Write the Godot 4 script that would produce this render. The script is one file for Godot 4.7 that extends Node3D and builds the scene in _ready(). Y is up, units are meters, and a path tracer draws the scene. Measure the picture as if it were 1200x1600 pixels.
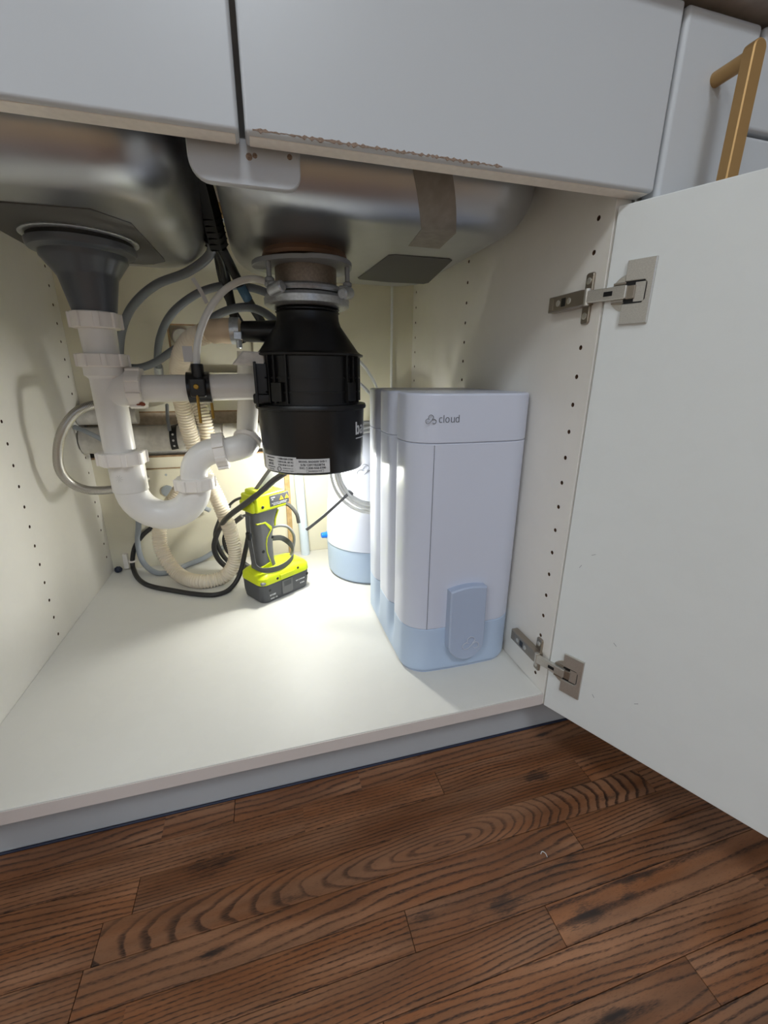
extends Node3D
# Under-sink cabinet with open door. y up, metres; y = 0 is the cabinet floor, the kitchen floor lies at FY.
const FY := -0.118
const W := 0.7187
const ZB := -0.612
var M := {}
var taken := {}

# ---------------------------------------------------------------- mesh soup
class Soup:
	var v := PackedVector3Array()
	var uv := PackedVector2Array()
	func tri(a: Vector3, b: Vector3, c: Vector3, ua := Vector2.ZERO, ub := Vector2.ZERO, uc := Vector2.ZERO) -> void:
		v.append(a); v.append(b); v.append(c)
		uv.append(ua); uv.append(ub); uv.append(uc)
	func quad(a: Vector3, b: Vector3, c: Vector3, d: Vector3) -> void:
		tri(a, b, c, Vector2(0, 0), Vector2(1, 0), Vector2(1, 1))
		tri(a, c, d, Vector2(0, 0), Vector2(1, 1), Vector2(0, 1))
	func orient(from: int) -> void:
		# make the solid added since «from» face outwards (clockwise fronts)
		var mid := Vector3.ZERO
		var n := v.size() - from
		if n < 3: return
		for i in range(from, v.size()): mid += v[i]
		mid /= n
		var vol := 0.0
		for i in range(from, v.size(), 3):
			vol += (v[i] - mid).dot((v[i + 1] - mid).cross(v[i + 2] - mid))
		if vol > 0.0:
			for i in range(from, v.size(), 3):
				var t := v[i + 1]; v[i + 1] = v[i + 2]; v[i + 2] = t
				var q := uv[i + 1]; uv[i + 1] = uv[i + 2]; uv[i + 2] = q
	func rings(rows: Array, closed := true, cap0 := true, cap1 := true, turn := true) -> Soup:
		var from := v.size()
		var nr := rows.size()
		var n: int = rows[0].size()
		var m := n if closed else n - 1
		for r in nr - 1:
			var p: PackedVector3Array = rows[r]
			var q: PackedVector3Array = rows[r + 1]
			for i in m:
				var j := (i + 1) % n
				var u0 := float(i) / m
				var u1 := float(i + 1) / m
				tri(p[i], p[j], q[j], Vector2(u0, r), Vector2(u1, r), Vector2(u1, r + 1))
				tri(p[i], q[j], q[i], Vector2(u0, r), Vector2(u1, r + 1), Vector2(u0, r + 1))
		for e in 2:
			if not (cap0 if e == 0 else cap1): continue
			var p: PackedVector3Array = rows[0 if e == 0 else nr - 1]
			var mid := Vector3.ZERO
			for k in p: mid += k
			mid /= p.size()
			for i in n:
				var j := (i + 1) % n
				if e == 0: tri(mid, p[j], p[i])
				else: tri(mid, p[i], p[j])
		if turn: orient(from)
		return self
	func lathe(prof: Array, xf: Transform3D, sides := 32, cap0 := true, cap1 := true) -> Soup:
		var rows := []
		for p in prof:
			var ring := PackedVector3Array()
			for i in sides:
				var a := TAU * i / sides
				ring.append(xf * Vector3(cos(a) * p.x, p.y, sin(a) * p.x))
			rows.append(ring)
		return rings(rows, true, cap0, cap1)
	func tube(pts: Array, r, sides := 12, caps := true) -> Soup:
		var rows := []
		var t: Vector3 = (pts[1] - pts[0]).normalized()
		var nrm := t.cross(Vector3.UP if absf(t.y) < 0.9 else Vector3.RIGHT).normalized()
		for k in pts.size():
			var d: Vector3 = (pts[mini(k + 1, pts.size() - 1)] - pts[maxi(k - 1, 0)]).normalized()
			nrm = (nrm - d * nrm.dot(d)).normalized()
			var b := d.cross(nrm)
			var rr: float = r[k] if r is Array else r
			var ring := PackedVector3Array()
			for i in sides:
				var a := TAU * i / sides
				ring.append(pts[k] + (nrm * cos(a) + b * sin(a)) * rr)
			rows.append(ring)
		return rings(rows, true, caps, caps)
	func ribbon(pts: Array, across: Array, w: float, h: float) -> Soup:
		# a flat strap along pts; «across» gives its width direction at each point
		var rows := []
		for k in pts.size():
			var d: Vector3 = (pts[mini(k + 1, pts.size() - 1)] - pts[maxi(k - 1, 0)]).normalized()
			var a: Vector3 = (across[k] - d * d.dot(across[k])).normalized() * w * 0.5
			var n := d.cross(a).normalized() * h * 0.5
			rows.append(PackedVector3Array([pts[k] + a + n, pts[k] - a + n, pts[k] - a - n, pts[k] + a - n]))
		return rings(rows)
	func rbox(c: Vector3, size: Vector3, r := 0.001, xf := Transform3D.IDENTITY, seg := 2) -> Soup:
		var from := v.size()
		var h := size * 0.5
		r = minf(r, minf(h.x, minf(h.y, h.z)) * 0.999)
		var inner := h - Vector3.ONE * r
		var axes := [[0, 1, 2], [1, 2, 0], [2, 0, 1]]
		for ax in axes:
			for s in [-1.0, 1.0]:
				var us := steps(h[ax[0]], r, seg)
				var vs := steps(h[ax[1]], r, seg)
				for i in us.size() - 1:
					for j in vs.size() - 1:
						var q := []
						for k in [[i, j], [i + 1, j], [i + 1, j + 1], [i, j + 1]]:
							var p := Vector3.ZERO
							p[ax[0]] = us[k[0]]; p[ax[1]] = vs[k[1]]; p[ax[2]] = s * h[ax[2]]
							var inn := p.clamp(-inner, inner)
							var d := p - inn
							if d.length() > 1e-9: p = inn + d.normalized() * r
							q.append(xf * (c + p))
						if s > 0: quad(q[0], q[1], q[2], q[3])
						else: quad(q[3], q[2], q[1], q[0])
		orient(from)
		return self
	func steps(h: float, r: float, seg: int) -> Array:
		var o := []
		for k in seg + 1: o.append(-h + r - r * tan(PI / 4 * (1.0 - float(k) / seg)))
		for k in seg + 1: o.append(h - r + r * tan(PI / 4 * (float(k) / seg)))
		return o
	func prism(poly: PackedVector2Array, z0: float, z1: float, bev := 0.0, xf := Transform3D.IDENTITY) -> Soup:
		# poly in the x-y plane of xf, from z0 to z1, its z1 rim bevelled
		var from := v.size()
		if Geometry2D.is_polygon_clockwise(poly): poly.reverse()
		var n := poly.size()
		var inset := PackedVector2Array()
		for i in n:
			var a := (poly[i] - poly[(i + n - 1) % n]).normalized()
			var b := (poly[(i + 1) % n] - poly[i]).normalized()
			var m := (a + b).normalized()
			var k := Vector2(-m.y, m.x)
			inset.append(poly[i] + k * bev / maxf(0.4, m.dot(b)))
		var rows := []
		for lev in ([[poly, z0], [poly, z1]] if bev == 0.0 else [[poly, z0], [poly, z1 - bev], [inset, z1]]):
			var ring := PackedVector3Array()
			for p in lev[0]: ring.append(xf * Vector3(p.x, p.y, lev[1]))
			rows.append(ring)
		rings(rows, true, false, false, false)
		var tr := Geometry2D.triangulate_polygon(poly)
		for i in range(0, tr.size(), 3):
			tri(rows[0][tr[i]], rows[0][tr[i + 2]], rows[0][tr[i + 1]])
			tri(rows[-1][tr[i]], rows[-1][tr[i + 1]], rows[-1][tr[i + 2]])
		# side walls wind (a, next, up); the caps must agree with them
		var up := xf.basis.z
		var e := v.size() - tr.size()
		if tr.size() and (rows[-1][tr[1]] - rows[-1][tr[0]]).cross(rows[-1][tr[2]] - rows[-1][tr[0]]).dot(up) < 0.0:
			for i in range(e - tr.size() , v.size(), 3):
				var t := v[i + 1]; v[i + 1] = v[i + 2]; v[i + 2] = t
		orient(from)
		return self
	func add(o: Soup, xf: Transform3D) -> void:
		for p in o.v: v.append(xf * p)
		uv.append_array(o.uv)
	func finish(crease := 38.0, at := Vector3.ZERO) -> ArrayMesh:
		var n := v.size()
		var face := PackedVector3Array()
		var by := {}
		for i in range(0, n, 3):
			var f := (v[i + 2] - v[i]).cross(v[i + 1] - v[i])
			face.append(f)
			for k in 3:
				var key := Vector3i((v[i + k] * 50000.0).round())
				if not by.has(key): by[key] = PackedInt32Array()
				by[key].append(i / 3)
		var lim := cos(deg_to_rad(crease))
		var nor := PackedVector3Array()
		nor.resize(n)
		for i in n:
			var f := face[i / 3]
			var fl := f.normalized()
			var s := Vector3.ZERO
			for k in by[Vector3i((v[i] * 50000.0).round())]:
				if face[k].normalized().dot(fl) >= lim: s += face[k]
			nor[i] = s.normalized() if s.length() > 1e-16 else (fl if fl.length() > 0.5 else Vector3.UP)
		var a := []
		a.resize(Mesh.ARRAY_MAX)
		var w := PackedVector3Array()
		w.resize(n)
		for i in n: w[i] = v[i] - at
		a[Mesh.ARRAY_VERTEX] = w
		a[Mesh.ARRAY_NORMAL] = nor
		a[Mesh.ARRAY_TEX_UV] = uv
		var m := ArrayMesh.new()
		m.add_surface_from_arrays(Mesh.PRIMITIVE_TRIANGLES, a)
		return m
	func lowest() -> Vector3:
		var lo := Vector3(1e9, 1e9, 1e9)
		var hi := -lo
		for p in v:
			lo = lo.min(p); hi = hi.max(p)
		return Vector3((lo.x + hi.x) / 2, lo.y, (lo.z + hi.z) / 2)

# ---------------------------------------------------------------- naming
func V(x: float, y: float, z: float) -> Vector3: return Vector3(x, y, z)

func numbered(called: String) -> String:
	var k: int = taken.get(called, 0)
	taken[called] = k + 1
	return called if k == 0 else "%s_%03d" % [called, k]

func tag(o: Node, label: String, category: String, group := "", kind := "") -> void:
	if label: o.set_meta("label", label)
	if category: o.set_meta("category", category)
	if group: o.set_meta("group", group)
	if kind: o.set_meta("kind", kind)

func thing(called: String, label: String, category: String, at := Vector3.ZERO, basis := Basis.IDENTITY, group := "") -> Node3D:
	var o := Node3D.new()
	o.name = numbered(called)
	add_child(o)
	o.transform = Transform3D(basis, at)
	tag(o, label, category, group)
	return o

func part(t: Node3D, called: String, s: Soup, m: Material, crease := 38.0, local := false, label := "") -> MeshInstance3D:
	# s in world coordinates (or, local, in those of the thing t)
	var at := Vector3.ZERO
	if not local:
		var p: Node3D = t
		while p != self and p != null and p is Node3D:
			at += p.position
			p = p.get_parent() as Node3D
	var o := MeshInstance3D.new()
	o.name = called
	o.mesh = s.finish(crease, at)
	o.material_override = null
	o.mesh.surface_set_material(0, m)
	t.add_child(o, true)
	if label: o.set_meta("label", label)
	return o

func single(called: String, label: String, category: String, s: Soup, m: Material, crease := 38.0, group := "") -> MeshInstance3D:
	var o := MeshInstance3D.new()
	o.name = numbered(called)
	add_child(o)
	o.position = s.lowest()
	o.mesh = s.finish(crease, o.position)
	o.mesh.surface_set_material(0, m)
	tag(o, label, category, group)
	return o

func struct(called: String, s: Soup, m: Material) -> MeshInstance3D:
	var o := single(called, "", "", s, m)
	tag(o, "", "", "", "structure")
	return o

# ---------------------------------------------------------------- shapes
func spline(pts: Array, step := 0.006) -> Array:
	var c := Curve3D.new()
	c.bake_interval = step
	var n := pts.size()
	for i in n:
		var d: Vector3 = (pts[mini(i + 1, n - 1)] - pts[maxi(i - 1, 0)]) / 6.0
		var la: float = (pts[i] - pts[maxi(i - 1, 0)]).length()
		var lb: float = (pts[mini(i + 1, n - 1)] - pts[i]).length()
		var tot := maxf(la + lb, 1e-6)
		c.add_point(pts[i], -d * 2.0 * la / tot, d * 2.0 * lb / tot)
	var l := c.get_baked_length()
	var k := maxi(3, int(l / step))
	var out := []
	for i in k + 1: out.append(c.sample_baked(l * i / k, true))
	return out

func hose(pts: Array, r: float, sides := 12, step := 0.006) -> Soup:
	return Soup.new().tube(spline(pts, step), r, sides)

func along(a: Vector3, dir: Vector3) -> Transform3D:
	# a frame at a whose y axis is dir
	var y := dir.normalized()
	var x := y.cross(Vector3.FORWARD if absf(y.z) < 0.9 else Vector3.RIGHT).normalized()
	return Transform3D(Basis(x, y, x.cross(y)), a)

func arc(c: Vector3, a: Vector3, b: Vector3, a0: float, a1: float, n := 12) -> Array:
	var o := []
	for i in n + 1:
		var t := lerpf(a0, a1, float(i) / n)
		o.append(c + a * cos(t) + b * sin(t))
	return o

func rounded_poly(x0: float, y0: float, x1: float, y1: float, r: Array, n := 6) -> PackedVector2Array:
	# radii: lower left, lower right, upper right, upper left
	var o := PackedVector2Array()
	var cs := [Vector2(x0 + r[0], y0 + r[0]), Vector2(x1 - r[1], y0 + r[1]), Vector2(x1 - r[2], y1 - r[2]), Vector2(x0 + r[3], y1 - r[3])]
	for k in 4:
		for i in n + 1:
			var a := PI + k * PI / 2 + PI / 2 * i / n
			o.append(cs[k] + Vector2(cos(a), sin(a)) * r[k])
			if r[k] == 0.0: break
	return o

func lettering(text: String, width: float, bold := false, height := 0.0) -> Soup:
	# flat letters in the x-y plane, centred, «width» wide (or «height» tall)
	var tm := TextMesh.new()
	var f := SystemFont.new()
	f.font_names = PackedStringArray(["Droid Sans"])
	f.font_weight = 700 if bold else 400
	tm.font = f
	tm.text = text
	tm.font_size = 32
	tm.pixel_size = 0.01
	tm.depth = 0.01
	tm.curve_step = 2.0
	var ar := tm.get_mesh_arrays()
	var s := Soup.new()
	var ps: PackedVector3Array = ar[Mesh.ARRAY_VERTEX]
	var ix: PackedInt32Array = ar[Mesh.ARRAY_INDEX]
	var lo := Vector3(1e9, 1e9, 1e9)
	var hi := -lo
	for p in ps:
		lo = lo.min(p); hi = hi.max(p)
	var k := width / maxf(hi.x - lo.x, 1e-6) if height == 0.0 else height / maxf(hi.y - lo.y, 1e-6)
	var mid := (lo + hi) / 2
	for i in range(0, ix.size(), 3):
		var t := []
		for j in 3:
			var p: Vector3 = ps[ix[i + j]] - mid
			t.append(V(p.x * k, p.y * k, p.z * 0.02))
		s.tri(t[0], t[1], t[2])
	return s

func bent(s: Soup, axis: Vector3, r: float, ang: float, y: float) -> Soup:
	# wraps flat lettering round a vertical cylinder; ang 0 looks towards +z, growing towards +x
	var o := Soup.new()
	for p in s.v:
		var a := ang + p.x / r
		o.v.append(axis + V(sin(a) * (r + p.z), y + p.y - axis.y, cos(a) * (r + p.z)))
	o.uv = s.uv.duplicate()
	return o

func curved_patch(axis: Vector3, r: float, a0: float, a1: float, y0: float, y1: float, th := 0.0004) -> Soup:
	var s := Soup.new()
	var rows := []
	for k in [[r - 0.001, y0], [r + th, y0], [r + th, y1], [r - 0.001, y1]]:
		var ring := PackedVector3Array()
		for i in 13:
			var a := lerpf(a0, a1, i / 12.0)
			ring.append(V(axis.x + sin(a) * k[0], k[1], axis.z + cos(a) * k[0]))
		rows.append(ring)
	rows.append(rows[0])
	s.rings(rows, false, false, false)
	return s

func holed_panel(s: Soup, holes: Soup, x: float, th: float, y0: float, y1: float, z0: float, z1: float, cols: Array) -> void:
	# vertical board whose inner face lies at x (th < 0: the board reaches towards -x), with round shelf-pin holes
	var strips := []
	var hw := 0.008
	for c in cols: strips.append([c[0] - hw, c[0] + hw, c])
	strips.sort_custom(func(a, b): return a[0] < b[0])
	var face := func(a: float, b: float, c: float, d: float):
		s.quad(V(x, c, a), V(x, c, b), V(x, d, b), V(x, d, a))
	var at := z0
	var from := s.v.size()
	for st in strips:
		face.call(at, st[0], y0, y1)
		at = st[1]
		var c: Array = st[2]
		var n: int = c[2]
		var low: float = c[1] - 0.032 * (n - 1) - 0.016
		var top: float = c[1] + 0.016
		face.call(st[0], st[1], y0, low)
		face.call(st[0], st[1], top, y1)
		for k in n:
			var yc: float = c[1] - 0.032 * k
			var ring := []
			var sq := []
			for i in 16:
				var a := TAU * i / 16
				var d := Vector2(cos(a), sin(a))
				ring.append(V(x, yc + d.y * 0.0026, c[0] + d.x * 0.0026))
				var m := d / maxf(absf(d.x), absf(d.y))
				sq.append(V(x, yc + m.y * 0.016, c[0] + m.x * hw))
			var back := signf(th) * 0.011
			for i in 16:
				var j := (i + 1) % 16
				s.quad(sq[i], sq[j], ring[j], ring[i])
				holes.quad(ring[i], ring[j], ring[j] + V(back, 0, 0), ring[i] + V(back, 0, 0))
				holes.tri(ring[i] + V(back, 0, 0), ring[j] + V(back, 0, 0), V(x + back, yc, c[0]))
	face.call(at, z1, y0, y1)
	var o := x + th
	s.quad(V(o, y0, z0), V(o, y0, z1), V(o, y1, z1), V(o, y1, z0))
	s.quad(V(x, y0, z1), V(o, y0, z1), V(o, y1, z1), V(x, y1, z1))
	s.quad(V(x, y0, z0), V(o, y0, z0), V(o, y1, z0), V(x, y1, z0))
	s.quad(V(x, y0, z0), V(x, y0, z1), V(o, y0, z1), V(o, y0, z0))
	s.quad(V(x, y1, z0), V(x, y1, z1), V(o, y1, z1), V(o, y1, z0))
	# faces of one board may wind either way here: turn each towards the outside
	var mid := V(x + th / 2, (y0 + y1) / 2, (z0 + z1) / 2)
	for i in range(from, s.v.size(), 3):
		var f := (s.v[i + 2] - s.v[i]).cross(s.v[i + 1] - s.v[i])
		var flat := absf(f.normalized().x) > 0.5
		var away: float = (s.v[i].x - mid.x) * f.x if flat else f.dot(s.v[i] - mid)
		if away < 0.0:
			var t := s.v[i + 1]; s.v[i + 1] = s.v[i + 2]; s.v[i + 2] = t

# ---------------------------------------------------------------- materials
func mat(c: Color, rough := 0.5, metal := 0.0) -> StandardMaterial3D:
	var m := StandardMaterial3D.new()
	m.albedo_color = c
	m.roughness = rough
	m.metallic = metal
	return m

func srgb(r: int, g: int, b: int) -> Color: return Color(r / 255.0, g / 255.0, b / 255.0)

func noise_tex(freq: float, lo: Color, hi: Color, size := 256, seed_ := 1, oct := 4) -> NoiseTexture2D:
	var n := FastNoiseLite.new()
	n.seed = seed_
	n.frequency = freq
	n.fractal_octaves = oct
	var t := NoiseTexture2D.new()
	t.width = size; t.height = size
	t.seamless = true
	t.noise = n
	var g := Gradient.new()
	g.set_color(0, lo); g.set_color(1, hi)
	t.color_ramp = g
	return t

func speckled(c: Color, spread: float, rough: float, scale: float, freq := 0.02, seed_ := 3) -> StandardMaterial3D:
	var m := mat(Color.WHITE, rough)
	m.albedo_texture = noise_tex(freq, c.darkened(spread), c.lightened(spread * 0.5), 256, seed_)
	m.uv1_triplanar = true
	m.uv1_world_triplanar = true
	m.uv1_scale = Vector3.ONE * scale
	return m

func oak_texture() -> ImageTexture:
	# ten strips of flat-sawn oak, 0.75 m long: growth rings cut by the board, dark open pores along the grain, smoky knots
	var w := 2048
	var rows := 10
	var rh := 108
	var im := Image.create(w, rows * rh, false, Image.FORMAT_RGB8)
	var a := FastNoiseLite.new(); a.seed = 11; a.frequency = 1.0; a.fractal_octaves = 3
	var b := FastNoiseLite.new(); b.seed = 12; b.frequency = 1.0; b.fractal_octaves = 2
	# kind (1 = nested ovals), ring spacing, slope, bend, pore strength, tone
	var kinds := [[1, 0.0056, 0.0, 0.0016, 0.5, 1.0], [0, 0.0042, 0.03, 0.005, 0.7, 0.95], [0, 0.0068, -0.02, 0.007, 0.9, 1.02], [0, 0.014, 0.02, 0.012, 0.8, 1.1], [0, 0.0046, 0.015, 0.004, 1.2, 1.05],
		[0, 0.0090, 0.05, 0.010, 0.9, 1.04], [0, 0.0060, -0.04, 0.006, 1.0, 1.08], [2, 0.0070, 0.0, 0.004, 0.8, 0.98], [0, 0.0075, 0.02, 0.009, 1.1, 1.1], [0, 0.0050, 0.04, 0.008, 0.9, 1.0]]
	var knots := {1: [[0.084, 0.25, 1.0], [0.516, 0.27, 1.0], [0.28, 0.7, 0.35]], 2: [[0.191, 0.15, 0.9], [0.098, 0.62, 1.1], [0.02, 0.3, 0.8]], 3: [[0.118, 0.1, 0.9], [0.05, 0.6, 1.2], [0.1, 0.45, 0.6]], 5: [[0.3, 0.5, 0.6]], 7: [[0.55, 0.4, 0.7]], 0: [[0.19, 0.8, 0.6], [0.62, 0.7, 0.6]]}
	var light := Color(0.535, 0.38, 0.275)
	var warm := Color(0.465, 0.285, 0.165)
	var dark := Color(0.19, 0.125, 0.095)
	for r in rows:
		var kd: Array = kinds[r]
		var sp: float = kd[1]
		for y in rh:
			var v := (float(y) / rh - 0.5) * 0.0372
			for x in w:
				var u := float(x) / w * 0.75
				var lo := a.get_noise_3d(u * 3.2, v * 14.0, r * 9.0)
				var fine := a.get_noise_3d(u * 20.0, v * 55.0, r * 9.0 + 4.0)
				var ph := 0.0
				if kd[0] == 1:
					var d := (u - 0.378) * (0.15 + 0.10 * smoothstep(0.0, 0.2, u - 0.36))
					var q := v - 0.003 + (u - 0.378) * 0.02
					ph = (sqrt(q * q + d * d) * 1.35 + (lo * 0.004) + fine * 0.0014) / sp
				elif kd[0] == 2:
					ph = (sqrt(v * v + 0.00002) + absf(u - 0.5) * 0.05 + lo * 0.006 + fine * 0.0008) / sp
				else:
					ph = (v + kd[2] * u + lo * kd[3] + fine * 0.0007) / sp
				var s := ph - floorf(ph)
				var pore := b.get_noise_3d(u * 110.0, v * 2300.0, r * 5.0)
				var width := 0.30 + 0.25 * a.get_noise_3d(floorf(ph) * 7.3, u * 4.0, r * 3.0)
				var band := smoothstep(0.0, 0.09, s) * (1.0 - smoothstep(width * 0.5, width + 0.15, s))
				var k := clampf(band * (0.68 + pore * kd[4] * 1.1) * (0.85 + 0.7 * lo) + maxf(0.0, pore - 0.28) * 0.6, 0.0, 1.0)
				var tone: float = kd[5] * (1.0 + 0.16 * a.get_noise_3d(u * 7.0, v * 40.0, 50.0 + r))
				var c := light.lerp(warm, clampf(0.35 + a.get_noise_3d(u * 4.0, v * 30.0, 70.0 + r) * 0.9, 0.0, 1.0)).lerp(dark, k)
				for kn in knots.get(r, []):
					var du: float = (u - kn[0]) / (0.022 * kn[2])
					var dv: float = (v - (kn[1] - 0.5) * 0.0372) / (0.0062 * kn[2])
					var dd := sqrt(du * du + dv * dv) + fine * 1.6 + pore * 1.3
					c = c.lerp(Color(0.15, 0.12, 0.11), (1.0 - smoothstep(-0.2, 1.2, dd)) * (0.55 + 0.4 * band))
				im.set_pixel(x, r * rh + y, Color(c.r * tone, c.g * tone, c.b * tone))
	return ImageTexture.create_from_image(im)

func braid_texture() -> ImageTexture:
	var im := Image.create(64, 64, false, Image.FORMAT_RGB8)
	for y in 64:
		for x in 64:
			var a := fposmod(float(x + y), 16.0) / 16.0
			var b := fposmod(float(x - y), 16.0) / 16.0
			var over := fposmod(float(x) / 16.0 + floorf(y / 16.0) * 0.5, 1.0) < 0.5
			var s := sin(PI * (a if over else b))
			im.set_pixel(x, y, Color(0.36, 0.34, 0.32).lerp(Color(0.86, 0.84, 0.8), s))
	return ImageTexture.create_from_image(im)

func materials() -> void:
	M.melamine = speckled(srgb(241, 237, 229), 0.012, 0.5, 3.0)
	M.shelf = speckled(srgb(220, 217, 209), 0.012, 0.5, 3.0)
	M.cream = speckled(srgb(234, 227, 203), 0.03, 0.55, 2.5, 0.012, 5)
	M.edge = mat(srgb(208, 198, 192), 0.5)
	M.front = mat(srgb(192, 195, 198), 0.34)
	M.front_low = speckled(srgb(242, 234, 224), 0.04, 0.5, 20.0)
	M.door = speckled(srgb(226, 229, 227), 0.008, 0.42, 4.0)
	M.toe = mat(srgb(176, 178, 180), 0.45)
	M.hole = mat(srgb(92, 66, 46), 0.9)
	M.grime = speckled(srgb(158, 132, 112), 0.3, 0.8, 60.0, 0.03, 9)
	M.raw = speckled(srgb(176, 140, 100), 0.18, 0.85, 14.0, 0.02, 8)
	M.tan_wood = speckled(srgb(206, 168, 112), 0.16, 0.7, 10.0, 0.02, 18)
	M.steel = mat(srgb(184, 186, 190), 0.38, 1.0)
	M.steel.roughness_texture = noise_tex(0.02, Color(0.82, 0.82, 0.82), Color(1, 1, 1), 256, 21)
	M.steel.uv1_triplanar = true
	M.steel.uv1_scale = Vector3.ONE * 6.0
	M.pad = mat(srgb(84, 82, 78), 0.75)
	M.tape = speckled(srgb(146, 138, 128), 0.12, 0.5, 12.0, 0.02, 33)
	M.pvc = speckled(srgb(236, 232, 225), 0.02, 0.33, 6.0)
	M.nut = mat(srgb(240, 233, 224), 0.35)
	M.pvc_old = speckled(srgb(222, 217, 208), 0.1, 0.6, 12.0, 0.02, 41)
	M.gray_cup = mat(srgb(82, 86, 92), 0.28)
	M.black = mat(srgb(13, 13, 14), 0.38)
	M.black_gloss = mat(srgb(12, 12, 14), 0.3)
	M.rubber = mat(srgb(28, 28, 29), 0.6)
	M.zinc = speckled(srgb(205, 210, 214), 0.14, 0.34, 22.0, 0.03, 51)
	M.zinc.metallic = 0.65
	M.iron = mat(srgb(148, 151, 154), 0.5, 0.4)
	M.rusty = speckled(srgb(142, 128, 114), 0.12, 0.4, 30.0, 0.03, 53)
	M.rusty.metallic = 0.6
	M.copper = mat(srgb(122, 94, 74), 0.5, 0.4)
	M.brass = mat(srgb(180, 144, 94), 0.42, 0.6)
	M.bolt_brass = mat(srgb(172, 136, 62), 0.4, 0.8)
	M.label = mat(srgb(206, 204, 202), 0.5)
	M.ink = mat(srgb(50, 50, 52), 0.6)
	M.white_ink = mat(srgb(224, 224, 224), 0.5)
	M.corr = mat(srgb(252, 240, 218), 0.45)
	M.corr.backlight_enabled = true
	M.corr.backlight = Color(0.42, 0.35, 0.24)
	M.cuff = mat(srgb(206, 184, 156), 0.6)
	M.gray_hose = mat(srgb(112, 116, 122), 0.42)
	M.gray_cord = mat(srgb(158, 164, 170), 0.45)
	M.black_cord = mat(srgb(38, 36, 36), 0.5)
	M.cord_dark = mat(srgb(62, 61, 60), 0.45)
	M.tubing = mat(srgb(236, 236, 232), 0.3)
	M.blue_tape = mat(srgb(48, 84, 110), 0.5)
	M.blue = mat(srgb(16, 112, 220), 0.35)
	M.navy = mat(srgb(28, 36, 58), 0.5)
	M.cloud_white = mat(srgb(200, 204, 218), 0.3)
	M.cloud_blue = mat(srgb(176, 193, 216), 0.4)
	M.cloud_tab = mat(srgb(166, 178, 200), 0.36)
	M.logo = mat(srgb(104, 106, 114), 0.4)
	M.logo_pale = mat(srgb(198, 202, 212), 0.4)
	M.lime = mat(srgb(206, 218, 18), 0.36)
	M.tool_gray = mat(srgb(104, 104, 103), 0.55)
	M.tool_light = mat(srgb(132, 132, 132), 0.5)
	M.battery = mat(srgb(74, 75, 78), 0.5)
	M.strap = mat(srgb(84, 84, 84), 0.7)
	M.glow = mat(srgb(255, 252, 240), 0.3)
	M.glow.emission_enabled = true
	M.glow.emission = srgb(255, 248, 228)
	M.glow.emission_energy_multiplier = 6.0
	M.wall = mat(srgb(226, 224, 220), 0.8)
	M.ceiling = mat(srgb(238, 238, 236), 0.85)
	M.counter = speckled(srgb(172, 163, 156), 0.1, 0.5, 8.0)
	M.hinge = speckled(srgb(214, 210, 200), 0.1, 0.3, 60.0, 0.04, 61)
	M.hinge.metallic = 0.7
	M.hinge_dark = mat(srgb(158, 148, 134), 0.34, 0.8)
	M.oak = mat(Color.WHITE, 0.42)
	M.oak.albedo_texture = oak_texture()
	M.braid = mat(Color.WHITE, 0.36, 0.7)
	M.braid.albedo_texture = braid_texture()
	M.braid.uv1_scale = Vector3(5.0, 1.0, 1.0)
	M.panel_glow = mat(Color.WHITE, 0.5)
	M.panel_glow.emission_enabled = true
	M.panel_glow.emission = srgb(248, 250, 255)
	M.panel_glow.emission_energy_multiplier = 1.5
	M.glass = mat(Color(1, 1, 1, 0.06), 0.02)
	M.glass.transparency = BaseMaterial3D.TRANSPARENCY_ALPHA

# ---------------------------------------------------------------- build
func _ready() -> void:
	var cam := Camera3D.new()
	cam.name = "camera"
	add_child(cam)
	cam.transform = Transform3D(Basis(V(0.962911, 0.006424, 0.269741), V(0.077242, 0.951313, -0.298390), V(-0.258525, 0.308159, 0.915534)), V(0.35975, 0.43622, 0.41966))
	cam.fov = 100.727
	cam.near = 0.01
	cam.current = true
	var env := Environment.new()
	env.background_mode = Environment.BG_SKY
	var sky := Sky.new()
	var sm := ProceduralSkyMaterial.new()
	sm.sky_top_color = Color(0.45, 0.58, 0.8)
	sm.sky_horizon_color = Color(0.75, 0.8, 0.86)
	sm.ground_bottom_color = Color(0.3, 0.3, 0.28)
	sm.ground_horizon_color = Color(0.6, 0.6, 0.58)
	sky.sky_material = sm
	env.sky = sky
	env.background_energy_multiplier = 2.0
	env.tonemap_mode = Environment.TONE_MAPPER_LINEAR
	env.tonemap_exposure = 1.0
	env.sdfgi_enabled = true
	env.ssao_enabled = true
	env.ssil_enabled = true
	var we := WorldEnvironment.new()
	we.name = "environment"
	we.environment = env
	add_child(we)
	materials()
	ceiling_lamps(2.6)
	room()
	floor_planks()
	cabinet()
	side_cabinets()
	counter_and_sink()
	cloud_unit()
	disposal()
	drain_pipes()
	strainer()
	hoses()
	tank()
	work_light()
	small_things()

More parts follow.
